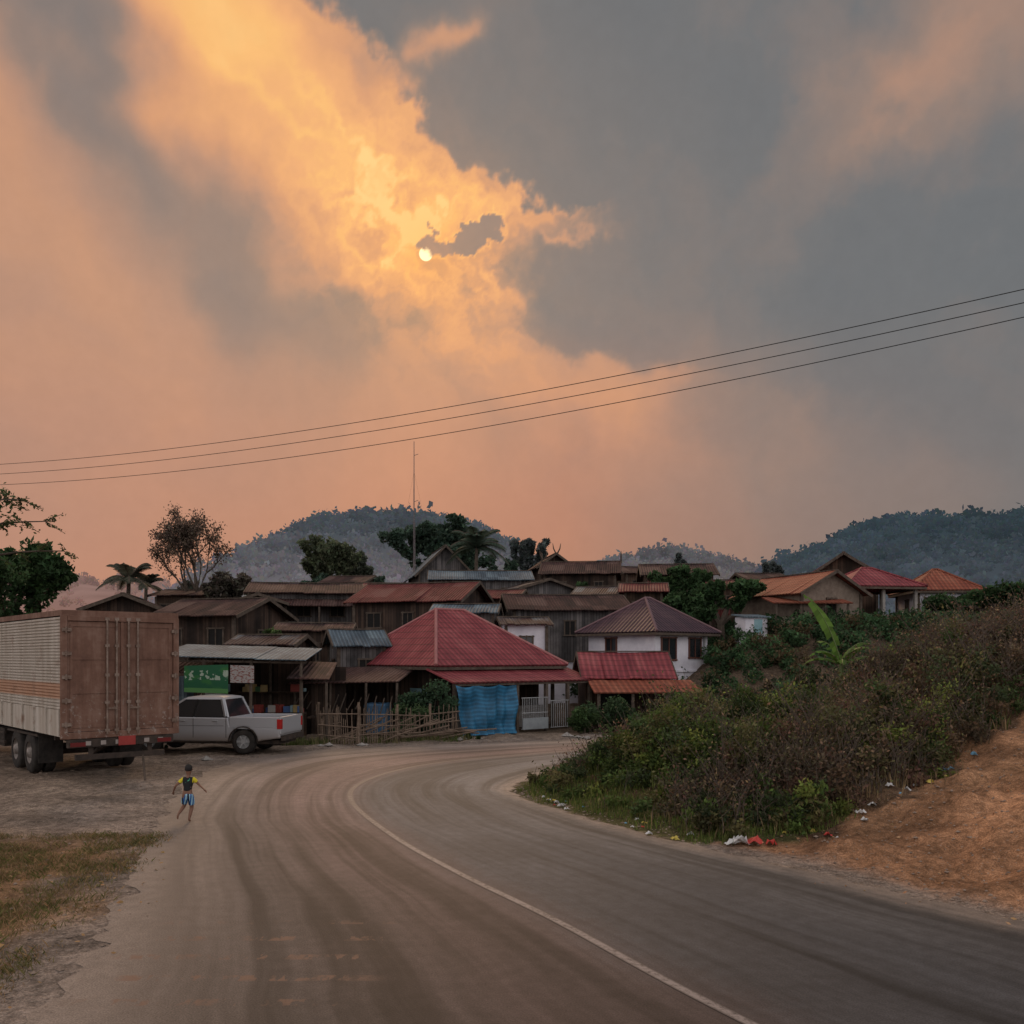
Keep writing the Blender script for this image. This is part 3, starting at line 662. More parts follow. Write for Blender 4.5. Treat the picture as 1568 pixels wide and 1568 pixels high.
for k in range(3):
    a=k*2.094; m.tube([(math.cos(a)*.18,math.sin(a)*.18,0),(math.cos(a)*.1,math.sin(a)*.1,zt*.6)],.025,4)
M_mast=mottled('mast_paint',(.12,.11,.12),(.2,.17,.17),2)
m.obj('mast_tube',M_mast,e)
m=MB(); [m.tube([(0,0,z),(.4,.2,z+.2)],.025,4) for z in(zt*.7,zt*.93)]; m.obj('antennas',M_mast,e)
m=MB(); [m.tube([(0,0,zt*f_),(math.cos(a)*4,math.sin(a)*4,0)],.006,3) for f_ in(.5,.85) for a in(.5,2.6,4.7)]; m.obj('guy_wires',M_wire,e)
# ------------------------------------------------------------ trees
def tree(name,b,d,top,crown_w,col,leaf=.16,dens=1.0,bare=False,seed=1,trunk_r=.22,lowfrac=.35,spread=.75,x=None,clr=.16):
    random.seed(seed); xx=E(b,d) if x is None else x; g=H(xx,d); ht=Zl(top,d)-g; cw=crown_w/F*d/2
    e=empty(name,(xx,d,g)); m=MB(); tips=[]
    def grow(p,dv,L,r,dep):
        n=3; pts=[p]; q=p; dd=dv.copy()
        for i in range(n):
            dd=(dd+Vector((random.uniform(-.2,.2),random.uniform(-.2,.2),random.uniform(-.02,.14)))).normalized(); q=q+dd*L/n; pts.append(q)
            if dep<=2: tips.append((q.copy(),dep))
        m.tube(pts,[r,r*.88,r*.76,r*.62],6 if dep>2 else 4,cap=False)
        if dep==0: return
        for k in range(random.choice([2,3,3]) if dep>1 else 3):
            a=random.uniform(0,6.28); s=random.uniform(.45,1.0)*spread
            nd=(dd+Vector((math.cos(a)*s,math.sin(a)*s,random.uniform(-.15,.35)))).normalized()
            grow(q,nd,L*random.uniform(.62,.85),r*.6,dep-1)
    L0=ht*lowfrac
    grow(Vector((0,0,-.1)),Vector((random.uniform(-.05,.05),0,1)),L0,trunk_r,5 if bare else 4)
    P=np.array([t[0] for t in tips]); zmax=P[:,2].max(); s_z=(ht)/zmax; s_x=cw/max(1e-3,np.percentile(np.abs(P[:,0]),95))
    def sc(v): 
        k=min(1,max(0,v[2]/(L0+.01))); return (v[0]*(1+(s_x-1)*k),v[1]*(1+(s_x-1)*k),v[2]*s_z)
    m.v=[sc(v) for v in m.v]; m.obj('trunk_and_limbs',M_bark,e)
    Lf=Leaves(); c0=np.array(col)
    for (q,dep) in tips:
        p=np.array(sc(q)); tone=random.uniform(.6,1.5)
        if bare:
            n=int(10*dens); Lf.add(p+rng.normal(size=(n,3))*cw*.07,leaf,c0*tone)
        else:
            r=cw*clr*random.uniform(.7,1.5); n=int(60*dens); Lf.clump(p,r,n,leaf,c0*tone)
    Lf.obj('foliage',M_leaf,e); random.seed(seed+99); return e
G1=(.045,.088,.036); G2=(.065,.105,.036); GD=(.055,.092,.066); GB=(.09,.11,.11)
tree('bare_tree',312,62,780,124,(.12,.09,.07),leaf=.085,dens=1.1,bare=True,seed=3,trunk_r=.28,lowfrac=.3,spread=.8)
tree('rain_tree',655,92,783,125,GD,leaf=.26,seed=5,trunk_r=.4,dens=1.3)
tree('rain_tree',690,96,806,70,GD,leaf=.26,seed=6,trunk_r=.3)
tree('mango_tree',517,75,824,92,(.095,.115,.068),leaf=.18,seed=8,dens=.7)
tree('mango_tree',560,80,850,60,(.085,.1,.075),leaf=.18,seed=9)
tree('rain_tree',800,130,830,62,GB,leaf=.33,seed=10)
tree('mango_tree',1062,56,866,85,G1,leaf=.14,seed=11,dens=.7)
tree('mango_tree',1105,50,890,90,G1,leaf=.14,seed=12,dens=.8)
tree('mango_tree',1040,49,910,80,G1,leaf=.14,seed=13,dens=.8)
tree('mango_tree',350,58,880,80,(.08,.07,.055),leaf=.14,seed=14,dens=.5)
tree('mango_tree',265,66,893,110,(.08,.08,.065),leaf=.16,seed=15,dens=.7)
tree('rain_tree',20,38,838,165,G1,leaf=.13,seed=16,dens=1.0,trunk_r=.3)
tree('mango_tree',1525,52,905,150,G1,leaf=.15,seed=18,dens=1.0)
tree('mango_tree',395,38.5,965,70,G2,leaf=.09,seed=19,dens=.35,trunk_r=.06)
tree('mango_tree',1185,95,862,36,GB,leaf=.22,seed=22)
tree('mango_tree',1040,80,850,26,GB,leaf=.18,seed=23,dens=.5)
tree('mango_tree',760,74,858,50,GD,leaf=.18,seed=24,dens=.7)
tree('mango_tree',460,72,880,70,GD,leaf=.18,seed=25,dens=.7)
tree('mango_tree',590,66,886,50,GD,leaf=.16,seed=26,dens=.6)
tree('mango_tree',905,62,892,50,G1,leaf=.14,seed=27,dens=.6)
eT=empty('tamarind_tree',(-21.5,30,0)); m=MB(); L=Leaves()
m.tube([(0,0,-.1),(.3,0,3),(.2,.1,6),(.8,0,8.5)],[.35,.28,.2,.1],8)
random.seed(4)
def spray(a,b,drop,n):
    a=Vector(a); b=Vector(b); pts=[]
    for i in range(9):
        t=i/8; p=a.lerp(b,t); p.z+=math.sin(t*3.14)*.5-drop*t*t; pts.append(p)
    m.tube(pts,[.06*(1-i/9)+.012 for i in range(9)],5)
    for i in range(3,9):
        for k in range(n):
            p=pts[i]; q=p+Vector((random.uniform(-.2,.7),random.uniform(-.5,.5),random.uniform(-.35,.35))); m.tube([p,q],.01,3)
            P=np.array([list(p.lerp(q,s)) for s in np.linspace(.15,1,16)]); L.add(P+rng.normal(size=P.shape)*.035,.06,(.06,.085,.03),flat=.3)
spray((.4,0,5.5),(5.9,.5,7.8),.3,5); spray((.6,0,6.5),(5.2,.3,8.3),.1,5); spray((.5,0,4.5),(6.6,.4,7.0),.5,3); spray((.5,0,6),(4.9,-.3,7.3),.0,4)
for k in range(60):
    c_=(random.gauss(0,1.9),random.gauss(0,1.8),7.5+random.gauss(0,1.3)); L.clump(c_,random.uniform(.5,.9),160,.07,np.array(G1)*random.uniform(.6,1.4))
m.obj('trunk_and_limbs',M_bark,eT); L.obj('foliage',M_leaf,eT)
def palm(name,b,d,top,r,seed,col=(.04,.075,.035)):
    random.seed(seed); xx=E(b,d); g=H(xx,d); ht=Zl(top,d)-g; e=empty(name,(xx,d,g)); rr=r/F*d; zc=ht-rr*.45
    m=MB(); m.tube([(0,0,-.2),(.15,0,zc*.4),(.05,0,zc*.8),(.1,0,zc)],[.22,.17,.14,.13],8); m.obj('trunk',M_bark,e)
    V=[];C=[]; m=MB()
    for k in range(17):
        a=k*2.4+random.uniform(-.2,.2); up=random.uniform(.1,1.45); pts=[]
        for i in range(9):
            t=i/8; rad=rr*1.1*t*(math.cos(up)*.5+.55); z=zc+rr*(math.sin(up)*t*1.5-.85*t*t); pts.append(Vector((math.cos(a)*rad+.1,math.sin(a)*rad,z)))
        m.tube(pts,[.04]*8+[.01],4)
        for i in range(1,9):
            for j in range(5):
                p=pts[i-1].lerp(pts[i],j/5); dr=(pts[i]-pts[i-1]).normalized(); sd=dr.cross(Vector((0,0,1))).normalized(); l=rr*.24*math.sin(.35+2.5*(i+j/5)/9)
                for s in(-1,1):
                    tip=p+sd*s*l+dr*l*.5+Vector((0,0,-l*.45)); w=dr*.035*max(1,d/60)
                    V+= [tuple(p-w),tuple(p+w),tuple(tip+w*.3),tuple(tip-w*.3)]; C.append(np.array(col)*random.uniform(.6,1.5))
    m.obj('frond_ribs',M_bark,e); quadmesh('fronds',V,C,M_leaf,e)
palm('coconut_palm',728,70,818,46,1,(.06,.09,.065)); palm('coconut_palm',195,60,870,42,2,(.07,.075,.055)); palm('coconut_palm',222,72,884,28,3,(.07,.075,.055))
def banana(x,y,sc,seed,tall=True):
    random.seed(seed); g=H(x,y); e=empty('banana_plant',(x,y,g)); m=MB(); m.tube([(0,0,-.1),(.02,0,.9*sc),(.05,0,1.7*sc)],[.11*sc,.085*sc,.05*sc],8)
    V=[];C=[]
    spec=[(3.1,1.30,2.0,.65,.20),(.5,1.0,1.2,1.6,.15),(3.5,.8,1.1,1.8,.14),(5.2,.9,1.1,1.6,.15),(1.9,1.0,1.2,1.4,.15),(.1,.5,1.1,1.3,.14),(4.4,.4,1.0,1.2,.14),(2.7,.5,1.0,1.6,.14)]
    for k,(a,up,Ln,droop,hw) in enumerate(spec):
        Ln*=sc; n=16; p=Vector((.05,0,1.65*sc)); ang=up; pts=[p.copy()]
        for i in range(n):
            d=Vector((math.cos(a)*math.cos(ang),math.sin(a)*math.cos(ang),math.sin(ang))); p=p+d*Ln/n; pts.append(p.copy()); ang-=droop/n*(.3+1.4*i/n)
        m.tube(pts,[.022*sc*(1-i/(n+2)) for i in range(n+1)],4)
        side=Vector((-math.sin(a),math.cos(a),0))
        if k==0: side=Vector((.85,.45,.3)).normalized()
        for i in range(1,n):
            w0=hw*sc*math.sin(.15+2.9*i/n)**.7; w1=hw*sc*math.sin(.15+2.9*min(n,i+1)/n)**.7 if i<n-1 else .02
            for s in(-1,1):
                if random.random()<.1: continue
                tear=random.uniform(.75,1.05); dn=Vector((0,0,-.35))*w0
                V+=[tuple(pts[i]),tuple(pts[i+1]),tuple(pts[i+1]+side*s*w1*tear+dn*.9),tuple(pts[i]+side*s*w0*tear+dn)]
                C.append(np.array((.10,.19,.035))*random.uniform(.65,1.3))
    m.obj('stem_and_ribs',solidm('banana_stem%d'%seed,(.12,.16,.05)),e); quadmesh('leaves',V,C,M_leaf,e)
banana(E(1286,27),27,1.2,1); banana(E(1262,31),31,.7,2)
# ------------------------------------------------------------ shrubs in the village
random.seed(11)
def shrub(name,b,d,vtop,wpx,col,n=9,leaf=.07,seed=1):
    random.seed(seed); x=E(b,d); g=H(x,d); ht=Zl(vtop,d)-g; w=wpx/F*d/2; e=empty(name,(x,d,g)); L=Leaves(); m=MB()
    for k in range(n):
        u=random.uniform(-1,1); z=ht*random.uniform(.2,.82)*(1-.35*abs(u)); c_=(u*w*.8,random.uniform(-.5,.5)*w*.6,z)
        m.tube([(c_[0]*.3,c_[1]*.3,-.1),(c_[0]*.7,c_[1]*.7,z*.6),c_],[.03,.02,.01],4)
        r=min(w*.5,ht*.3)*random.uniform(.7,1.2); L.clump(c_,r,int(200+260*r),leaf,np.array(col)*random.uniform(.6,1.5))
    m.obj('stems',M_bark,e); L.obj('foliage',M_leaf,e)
shrub('garden_shrub',655,33.6,1020,85,(.05,.09,.05),14,.07,1); shrub('garden_shrub',628,33.2,1058,60,(.055,.09,.04),9,.06,2)
shrub('garden_shrub',930,36,1062,95,(.05,.085,.04),14,.07,3); shrub('garden_shrub',895,35.2,1080,50,(.055,.095,.035),8,.06,4); shrub('garden_shrub',968,35,1085,50,(.055,.1,.035),8,.06,5)
shrub('garden_shrub',500,41,975,60,(.055,.095,.04),8,.08,6); shrub('garden_shrub',722,33,1118,26,(.055,.09,.03),5,.05,7); shrub('garden_shrub',250,30,1140,40,(.05,.08,.03),6,.05,8)
L=Leaves(); random.seed(5)
for k in range(430):
    d=random.uniform(37,48); b=random.uniform(1085,1560); x=E(b,d); z=H(x,d); c_=np.array((.05,.098,.042))*random.uniform(.5,1.7)
    if random.random()<.2: c_=np.array((.12,.09,.05))
    r=random.uniform(.35,.75); L.clump((x,d,z+r*.6),r,130,.09,c_)
for k in range(120):
    d=random.uniform(44,60); b=random.uniform(960,1500); x=E(b,d); L.clump((x,d,H(x,d)+.5),random.uniform(.5,.9),110,.11,np.array((.045,.088,.04))*random.uniform(.5,1.5))
for k in range(200):
    d=random.uniform(46,95); b=random.uniform(100,1000); x=E(b,d); L.clump((x,d,H(x,d)+1.0),random.uniform(.6,1.5),110,.16,np.array((.055,.085,.048))*random.uniform(.5,1.5))
L.obj('hillside_undergrowth',M_leaf)
# ------------------------------------------------------------ bank scrub
random.seed(21); L=Leaves(); S=MB(); Gs=Leaves()
cand=np.stack([rng.uniform(.2,19,6400),rng.uniform(14.6,33,6400)],1)
ins=inside(cand[:,0],cand[:,1],MND); dr=segdist(cand[:,0],cand[:,1],RRd); hz=Hs(cand[:,0],cand[:,1]); lim=np.interp(cand[:,0],bl_x,bl_y)
gap=fbm(cand[:,0],cand[:,1],.5,3,.5,12); hn=fbm(cand[:,0],cand[:,1],.42,3,.5,31); cn=fbm(cand[:,0],cand[:,1],.35,3,.5,51)
capx=[800,960,1050,1150,1250,1350,1450,1568,1700]; capy=[1190,1100,1042,1036,1020,972,942,912,890]
for (x,y),i_,d_,z,lm,gp,hh_,cc_ in zip(cand,ins,dr,hz,lim,gap,hn,cn):
    if not i_ or d_<.5 or y<lm+.2: continue
    if x/y>.66: continue
    if gp>.10 and x>4.5 and random.random()<.85: continue
    k=min(1,min((d_-.3)/2.6,(y-lm+.15)/1.3))
    if d_<2.2 and x<3 and y<21 and random.random()<.75: continue
    top=Zl(np.interp(x/y*F+784,capx,capy),y)-z
    hgt=min((.3+1.2*k)*(1+.95*hh_),top)*random.uniform(.5,1.08)
    if hgt<.15: hgt=.15
    red=cc_+ (x-6.0)*.11 > random.uniform(-.3,.35)
    if red: c_=np.array(random.choice([(.125,.074,.052),(.15,.102,.062),(.11,.084,.055),(.095,.09,.042)]))
    else: c_=np.array(random.choice([(.085,.125,.034),(.06,.092,.032),(.14,.17,.042),(.052,.07,.032),(.15,.135,.058)]))
    c_=c_*random.uniform(.6,1.55)
    if random.random()<(.35 if red else .75):
        r=.18+.3*k*random.uniform(.5,1.2)
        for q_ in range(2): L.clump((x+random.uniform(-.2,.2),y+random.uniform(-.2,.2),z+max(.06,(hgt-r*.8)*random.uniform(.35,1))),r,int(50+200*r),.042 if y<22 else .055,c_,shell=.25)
    if red or random.random()<.3:
        for q_ in range(3 if red else 1):
            h2=hgt*random.uniform(.75,1.2); a=random.uniform(-.6,.6); bx_=random.uniform(-.3,.3)
            S.tube([(x+bx_,y,z-.05),(x+bx_+a*.3*h2,y,z+h2*.55),(x+bx_+a*h2,y+random.uniform(-.3,.3),z+h2)],[.010,.007,.004],3,cap=False)
            S.tube([(x+bx_+a*.3*h2,y,z+h2*.55),(x+bx_-a*.3*h2+.1,y,z+h2*.85)],[.006,.003],3,cap=False)
            n=int(14*h2); t=rng.random(n)[:,None]; L.add(np.array([[x+bx_,y,z]])+t*np.array([[a*h2,0,h2]])+rng.normal(size=(n,3))*.12,.035,c_*1.2)
    n=12; Gs.blades(np.stack([x+rng.normal(0,.22,n),y+rng.normal(0,.22,n),np.full(n,z-.02)],1),.18+.18*k,.02,np.array((.12,.14,.04) if not red else (.22,.155,.085))*random.uniform(.5,1.3))
L.obj('bank_bushes',M_leaf); S.obj('bank_dry_stalks',M_post)
cand=np.stack([rng.uniform(0,6,9000),rng.uniform(14,27,9000)],1); ins=inside(cand[:,0],cand[:,1],MND); dr=segdist(cand[:,0],cand[:,1],RRd); lim=np.interp(cand[:,0],bl_x,bl_y)
k=ins&(dr>.3+.3*fbm(cand[:,0],cand[:,1],1.2,2,.5,4))&(dr<2.6)&(cand[:,1]>lim); c_=cand[k]; z=Hs(c_[:,0],c_[:,1])
for q_ in range(5):
    j=c_+rng.normal(0,.06,c_.shape); Gs.blades(np.stack([j[:,0],j[:,1],z-.01],1),.11,.014,np.array([(.12,.165,.035),(.08,.12,.03),(.22,.18,.08)][q_%3]))
Gs.obj('bank_grass',M_leaf)
Gl=Leaves()
gp_=np.stack([rng.uniform(-12,-3.9,16000),rng.uniform(6,15.5,16000)],1); gn=fbm(gp_[:,0],gp_[:,1],.9,4,.65,77); edge=-4.4-.17*(gp_[:,1]-7.4)
kk=(gp_[:,0]<edge)&(gn+rng.uniform(-.4,.4,16000)>.02); gp_=gp_[kk]; gz=Hs(gp_[:,0],gp_[:,1])
for (x,y),z in zip(gp_,gz):
    n=12; cc=random.choice([(.12,.13,.04),(.27,.19,.1),(.1,.11,.035),(.22,.16,.08),(.16,.15,.06),(.3,.2,.11)])
    Gl.blades(np.stack([x+rng.normal(0,.08,n),y+rng.normal(0,.08,n),np.full(n,z-.01)],1),random.uniform(.03,.085),.008,cc,lean=1.2)
for k in range(130):
    x=random.uniform(-7.5,-1.5); y=30.9+(x+7.5)*.33+random.uniform(-.3,.5); n=24
    Gl.blades(np.stack([x+rng.normal(0,.15,n),y+rng.normal(0,.1,n),np.full(n,-.02)],1),random.uniform(.1,.3),.02,random.choice([(.1,.13,.04),(.2,.17,.09)]))
Gl.obj('verge_grass',M_leaf)
def stones(name,P,smin,smax,mat):
    m=MB(); P=np.array(P); zz=Hs(P[:,0],P[:,1])
    for (x,y),z in zip(P,zz):
        s=random.uniform(smin,smax)*random.uniform(.4,1); base=len(m.v)
        for (a,b,c) in ((1,0,0),(0,1,0),(-1,0,0),(0,-1,0),(0,0,1),(0,0,-1)):
            m.v.append((x+a*s*random.uniform(.7,1.3),y+b*s*random.uniform(.7,1.3),z+s*.2+c*s*random.uniform(.4,.7)))
        for f in((0,1,4),(1,2,4),(2,3,4),(3,0,4),(1,0,5),(2,1,5),(3,2,5),(0,3,5)): m.f.append(tuple(base+i for i in f)); m.uv+=[(0,0)]*3
    m.obj(name,mat)
P=[]
for k in range(60000):
    if len(P)>2600: break
    i=random.randrange(ns); 
    if random.random()<.5: p=RR[i]+np.array([abs(random.gauss(0,.5)),random.gauss(0,.3)])
    else: p=RL[i]-np.array([random.gauss(.1,.7),random.gauss(0,.3)])
    if 4<p[1]<33 and abs(p[0])<20: P.append((p[0],p[1]))
for k in range(2200):
    x=random.uniform(4,13); y=random.uniform(9,20)
    if y<np.interp(x,bl_x,bl_y)+1 and bool(inside(np.array([x]),np.array([y]),MND)[0]): P.append((x,y))
for k in range(900): P.append((random.uniform(-12,-5),random.uniform(8,24)))
stones('roadside_stones',P,.01,.045,mottled('stone',(.15,.105,.08),(.36,.28,.22),9))
stones('roadside_rocks',[(E(b,d)+random.uniform(-.2,.2),d) for b,d in[(690,33),(700,32.6),(715,32.9),(880,33.9),(895,33.6),(870,34),(735,33.4),(905,33.2),(500,30.4),(320,26.5),(560,30.9)] for _ in range(3)],.1,.24,M_concrete)
lc={'white':(.6,.6,.6),'blue':(.15,.35,.5),'red':(.5,.05,.04),'yellow':(.5,.4,.08)}; LM={k:solidm('litter_'+k,v) for k,v in lc.items()}
def litter(name,x,y,s,mat):
    m=MB(); z=H(x,y)+.02; n=5; P={}
    for i in range(n):
        for j in range(n): P[i,j]=(x+(i/n-.5)*s+random.uniform(-.1,.1)*s,y+(j/n-.5)*s*.8+random.uniform(-.1,.1)*s,z+random.uniform(0,.45)*s*(1 if 0<i<4 else .3))
    for i in range(n-1):
        for j in range(n-1): m.face([P[i,j],P[i+1,j],P[i+1,j+1],P[i,j+1]])
    return m.obj(name,mat)
litter('plastic_bag',E(1136,14.5),14.5,.36,LM['white']); litter('plastic_bag',E(1158,14.45),14.45,.34,LM['red']); litter('plastic_bag',E(1182,14.5),14.5,.2,LM['red']); litter('plastic_bag',E(1120,14.45),14.45,.2,LM['white'])
random.seed(8)
for k in range(40):
    b=random.choice([random.gauss(1400,50),random.gauss(1350,40),random.gauss(1000,60),random.gauss(850,20),random.uniform(1200,1500)]); d=np.interp(b,[800,900,1000,1130,1280,1400,1500],[19.8,17.4,15.4,14.5,14.6,16.0,17.2])+random.uniform(-.3,.8)
    litter('litter_scrap',E(b,d),d,random.uniform(.06,.17),LM[random.choice(['white','white','white','blue','yellow','red'])])
Ld=Leaves()
P=np.stack([rng.uniform(-9,-4,300),rng.uniform(7,14,300)],1); Ld.add(np.stack([P[:,0],P[:,1],Hs(P[:,0],P[:,1])+.03],1),.035,(.4,.25,.12),flat=.8)
P=np.stack([rng.uniform(4,10,260),rng.uniform(10,17,260)],1); Ld.add(np.stack([P[:,0],P[:,1],Hs(P[:,0],P[:,1])+.03],1),.03,(.4,.24,.13),flat=.8)
Ld.obj('fallen_leaves',M_leaf)
# ------------------------------------------------------------ hills (smoke haze painted in: vertex colours plus constant emission)
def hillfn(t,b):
    c=t.attr('Col'); t.l.new(c,b.inputs['Emission Color']); b.inputs['Emission Strength'].default_value=.78  # constant glow stands in for haze in front of the hills
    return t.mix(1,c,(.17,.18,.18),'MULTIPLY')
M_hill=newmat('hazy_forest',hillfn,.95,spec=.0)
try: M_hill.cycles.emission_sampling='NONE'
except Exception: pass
def hill(name,prof,d,z0,cbase,cridge,seed,ntree,crown,depth=.35,zspan=1.0):
    prof=np.array(prof,float); random.seed(seed); bs=np.linspace(prof[0,0],prof[-1,0],150); vs=np.interp(bs,prof[:,0],prof[:,1])
    nr=26; V=np.zeros((nr,150,3)); C=np.zeros((nr,150,3)); zr=np.array([Zl(v,d) for v in vs])-crown*1.1
    for r in range(nr):
        t=r/(nr-1); dd=d*(1-depth+depth*1.5*t); k=math.sin(min(1,t*1.5)*math.pi/2)**1.2 if t<.667 else math.cos((t-.667)*1.5*math.pi)**.7 if t<.99 else 0
        x=(bs-784)/F*d; z=z0+(zr-z0)*np.clip(k,0,1)+1.2*np.sin(x*.13+r)*k
        V[r,:,0]=x; V[r,:,1]=dd; V[r,:,2]=z; f=sm((z-z0)/(zr.max()-z0+.1)*zspan)[:,None]; C[r]=np.array(cbase)*(1-f)+np.array(cridge)*f  # haze baked into the colour: blends from base tone to ridge tone
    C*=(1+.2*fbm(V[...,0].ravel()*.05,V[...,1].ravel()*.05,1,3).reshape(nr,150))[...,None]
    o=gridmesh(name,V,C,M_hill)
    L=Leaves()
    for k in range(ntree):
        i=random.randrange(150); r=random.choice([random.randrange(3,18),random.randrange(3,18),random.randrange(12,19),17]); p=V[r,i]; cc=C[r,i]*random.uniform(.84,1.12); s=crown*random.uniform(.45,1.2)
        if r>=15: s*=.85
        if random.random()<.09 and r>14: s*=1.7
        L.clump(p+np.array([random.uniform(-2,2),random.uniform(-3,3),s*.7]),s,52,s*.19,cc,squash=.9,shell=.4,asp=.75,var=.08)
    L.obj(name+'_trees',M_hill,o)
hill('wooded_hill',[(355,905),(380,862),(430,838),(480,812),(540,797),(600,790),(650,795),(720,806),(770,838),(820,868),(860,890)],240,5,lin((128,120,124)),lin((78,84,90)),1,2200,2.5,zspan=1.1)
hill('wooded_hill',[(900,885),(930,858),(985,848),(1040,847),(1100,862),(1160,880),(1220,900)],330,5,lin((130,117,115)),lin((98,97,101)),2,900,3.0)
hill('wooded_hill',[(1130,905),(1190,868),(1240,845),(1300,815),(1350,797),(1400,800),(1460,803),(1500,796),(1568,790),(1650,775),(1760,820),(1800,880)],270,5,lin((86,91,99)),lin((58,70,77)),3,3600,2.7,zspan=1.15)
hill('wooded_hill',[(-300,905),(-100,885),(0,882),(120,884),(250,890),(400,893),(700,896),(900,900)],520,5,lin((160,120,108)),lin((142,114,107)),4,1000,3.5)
# ------------------------------------------------------------ cargo truck
eK=empty('cargo_truck',(-10.42,21.2,0),math.radians(42))
def rustfn(t,b):
    p=t.obj(); n=t.noise(p,1.6,6,.7); v=t.noise(t.map(p,sc=(6,6,.7)),1,5,.65)
    c=t.ramp(t.m('ADD',t.m('MULTIPLY',n,.6),t.m('MULTIPLY',v,.4)),[(.32,(.085,.038,.026)),(.5,(.165,.086,.06)),(.66,(.25,.155,.12))])
    ch=t.m('MULTIPLY',t.mr(t.noise(p,7,6,.8),.55,.62),t.mr(t.sep(p)[2],2.5,1.4,0,1)); c=t.mix(t.m('MULTIPLY',ch,.7),c,(.34,.3,.27)); bump(t,b,n,.3,.02); return c
M_rust=newmat('rusty_door_paint',rustfn,.65)
def creamfn(t,b):
    p=t.obj(); z=t.sep(p)[2]; n=t.noise(p,2,6,.7); v=t.noise(t.map(p,sc=(5,5,.4)),1,5,.65)
    c=t.ramp(v,[(.3,(.3,.25,.2)),(.65,(.5,.46,.41))]); o=t.m('MULTIPLY',t.mr(z,1.98,2.03),t.mr(z,2.4,2.34)); c=t.mix(t.m('MULTIPLY',o,.75),c,(.4,.19,.1))
    return t.mix(t.mr(n,.54,.7,0,.7),c,(.2,.11,.07))
M_cream=newmat('cream_truck_side',creamfn,.55)
M_chas=mottled('dirty_chassis',(.018,.016,.015),(.07,.05,.04),5)
M_tyre=mottled('tyre_rubber',(.014,.013,.013),(.05,.043,.038),5,.9)
M_rim=mottled('wheel_rim',(.12,.1,.09),(.3,.27,.25),6,.5,.3)
W=2.68; LB=8.6; ZB=1.12; ZT=4.08
m=MB(); n=int((ZT-.15-1.75)/.075)
for x0,sgn in((0,-1),(W,1)):
    z=1.75
    for i in range(n):
        z2=z+.075; xa=x0; xb_=x0+sgn*.035
        for (za,x1,zb_,x2) in((z,xa,z+.02,xb_),(z+.02,xb_,z+.055,xb_),(z+.055,xb_,z2,xa)):
            pts=[(x1,.08,za),(x1,LB,za),(x2,LB,zb_),(x2,.08,zb_)]; m.face(pts if sgn>0 else pts[::-1])
        z=z2
    m.bb((x0-.02,.05,ZB),(x0+.02,LB,1.75))
    for k in np.arange(0.0,LB,1.05): m.bb((x0+sgn*.03-.03,k+.1,ZB+.02),(x0+sgn*.03+.03,k+.16,1.78))
m.bb((0,LB-.04,ZB),(W,LB,ZT-.1)); m.obj('side_panels',M_cream,eK)
m=MB(); m.bb((-.03,-.02,ZT-.13),(W+.03,LB,ZT)); m.bb((0.02,.1,ZB),(W-.02,LB-.05,ZB+.08)); m.obj('roof_and_floor',M_rust,eK)
m=MB(); 
for a,b in(((-.045,-.03,ZB-.05),(.10,.06,ZT-.131)),((W-.10,-.03,ZB-.05),(W+.045,.06,ZT-.131)),((.1,-.03,ZB-.05),(W-.1,.06,ZB+.1)),((.1,-.045,ZT-.25),(W-.1,.06,ZT-.131))): m.bb(a,b)
m.bb((W/2-.04,-.02,ZB+.1),(W/2+.04,.05,ZT-.25)); m.obj('rear_frame',M_rust,eK,bevel=.01)
m=MB()
for x0,x1 in((.11,W/2-.045),(W/2+.045,W-.11)):
    m.bb((x0,0,ZB+.11),(x1,.04,ZT-.26))
    for z in(ZB+.2,ZB+1.0,ZB+1.8,ZT-.38): m.bb((x0+.06,-.018,z),(x1-.06,0.002,z+.06))
    for x in(x0+.05,x1-.11): m.bb((x,-.014,ZB+.16),(x+.06,0.001,ZT-.32))
m.obj('rear_doors',M_rust,eK)
m=MB()
for x in(W/2-.36,W/2-.14,W/2+.14,W/2+.36):
    m.tube([(x,-.05,ZB+.02),(x,-.05,ZT-.16)],.024,8)
    for z in(ZB+.08,ZB+.75,ZB+1.4,ZB+2.1,ZT-.22): m.bb((x-.05,-.07,z),(x+.05,-.02,z+.07))
for x in(W/2-.36,W/2+.36):
    if x<W/2: m.bb((x-.03,-.085,ZB+.62),(x+.22,-.07,ZB+.66))
    else: m.bb((x-.22,-.085,ZB+.62),(x+.03,-.07,ZB+.66))
for x in(.06,W-.06):
    for z in np.linspace(ZB+.25,ZT-.5,5): m.bb((x-.09,-.06,z),(x+.12 if x<1 else x+.07,-.032,z+.08)) ; m.tube([(x,-.06,z-.03),(x,-.06,z+.11)],.024,6)
m.obj('lock_rods_and_hinges',mottled('rod_metal',(.12,.075,.055),(.3,.23,.19),6,.5,.3),eK)
m=MB()
for x in(.78,W-.88): m.bb((x,.1,.82),(x+.1,LB+2.3,1.1))
for y in(.15,1.3,2.6,5,7): m.bb((.2,y,.95),(W-.2,y+.1,1.1))
m.bb((.1,-.02,.86),(W-.1,.08,1.05)); m.bb((.3,.04,.55),(W-.3,.14,.68)); m.bb((.6,.06,.55),(.7,.12,.9)); m.bb((W-.7,.06,.55),(W-.6,.12,.9))
for y in(3.1,4.4): m.tube([(.2,y,.52),(W-.2,y,.52)],.09,8)
m.bb((.08,5.6,.5),(.7,6.9,1.0)); m.bb((.06,2.3,.98),(.62,5.2,1.04)); m.bb((W-.62,2.3,.98),(W-.06,5.2,1.04)); m.bb((-.02,5.2,.62),(.03,8.2,.7)); m.bb((-.02,5.2,.88),(.03,8.2,.94))
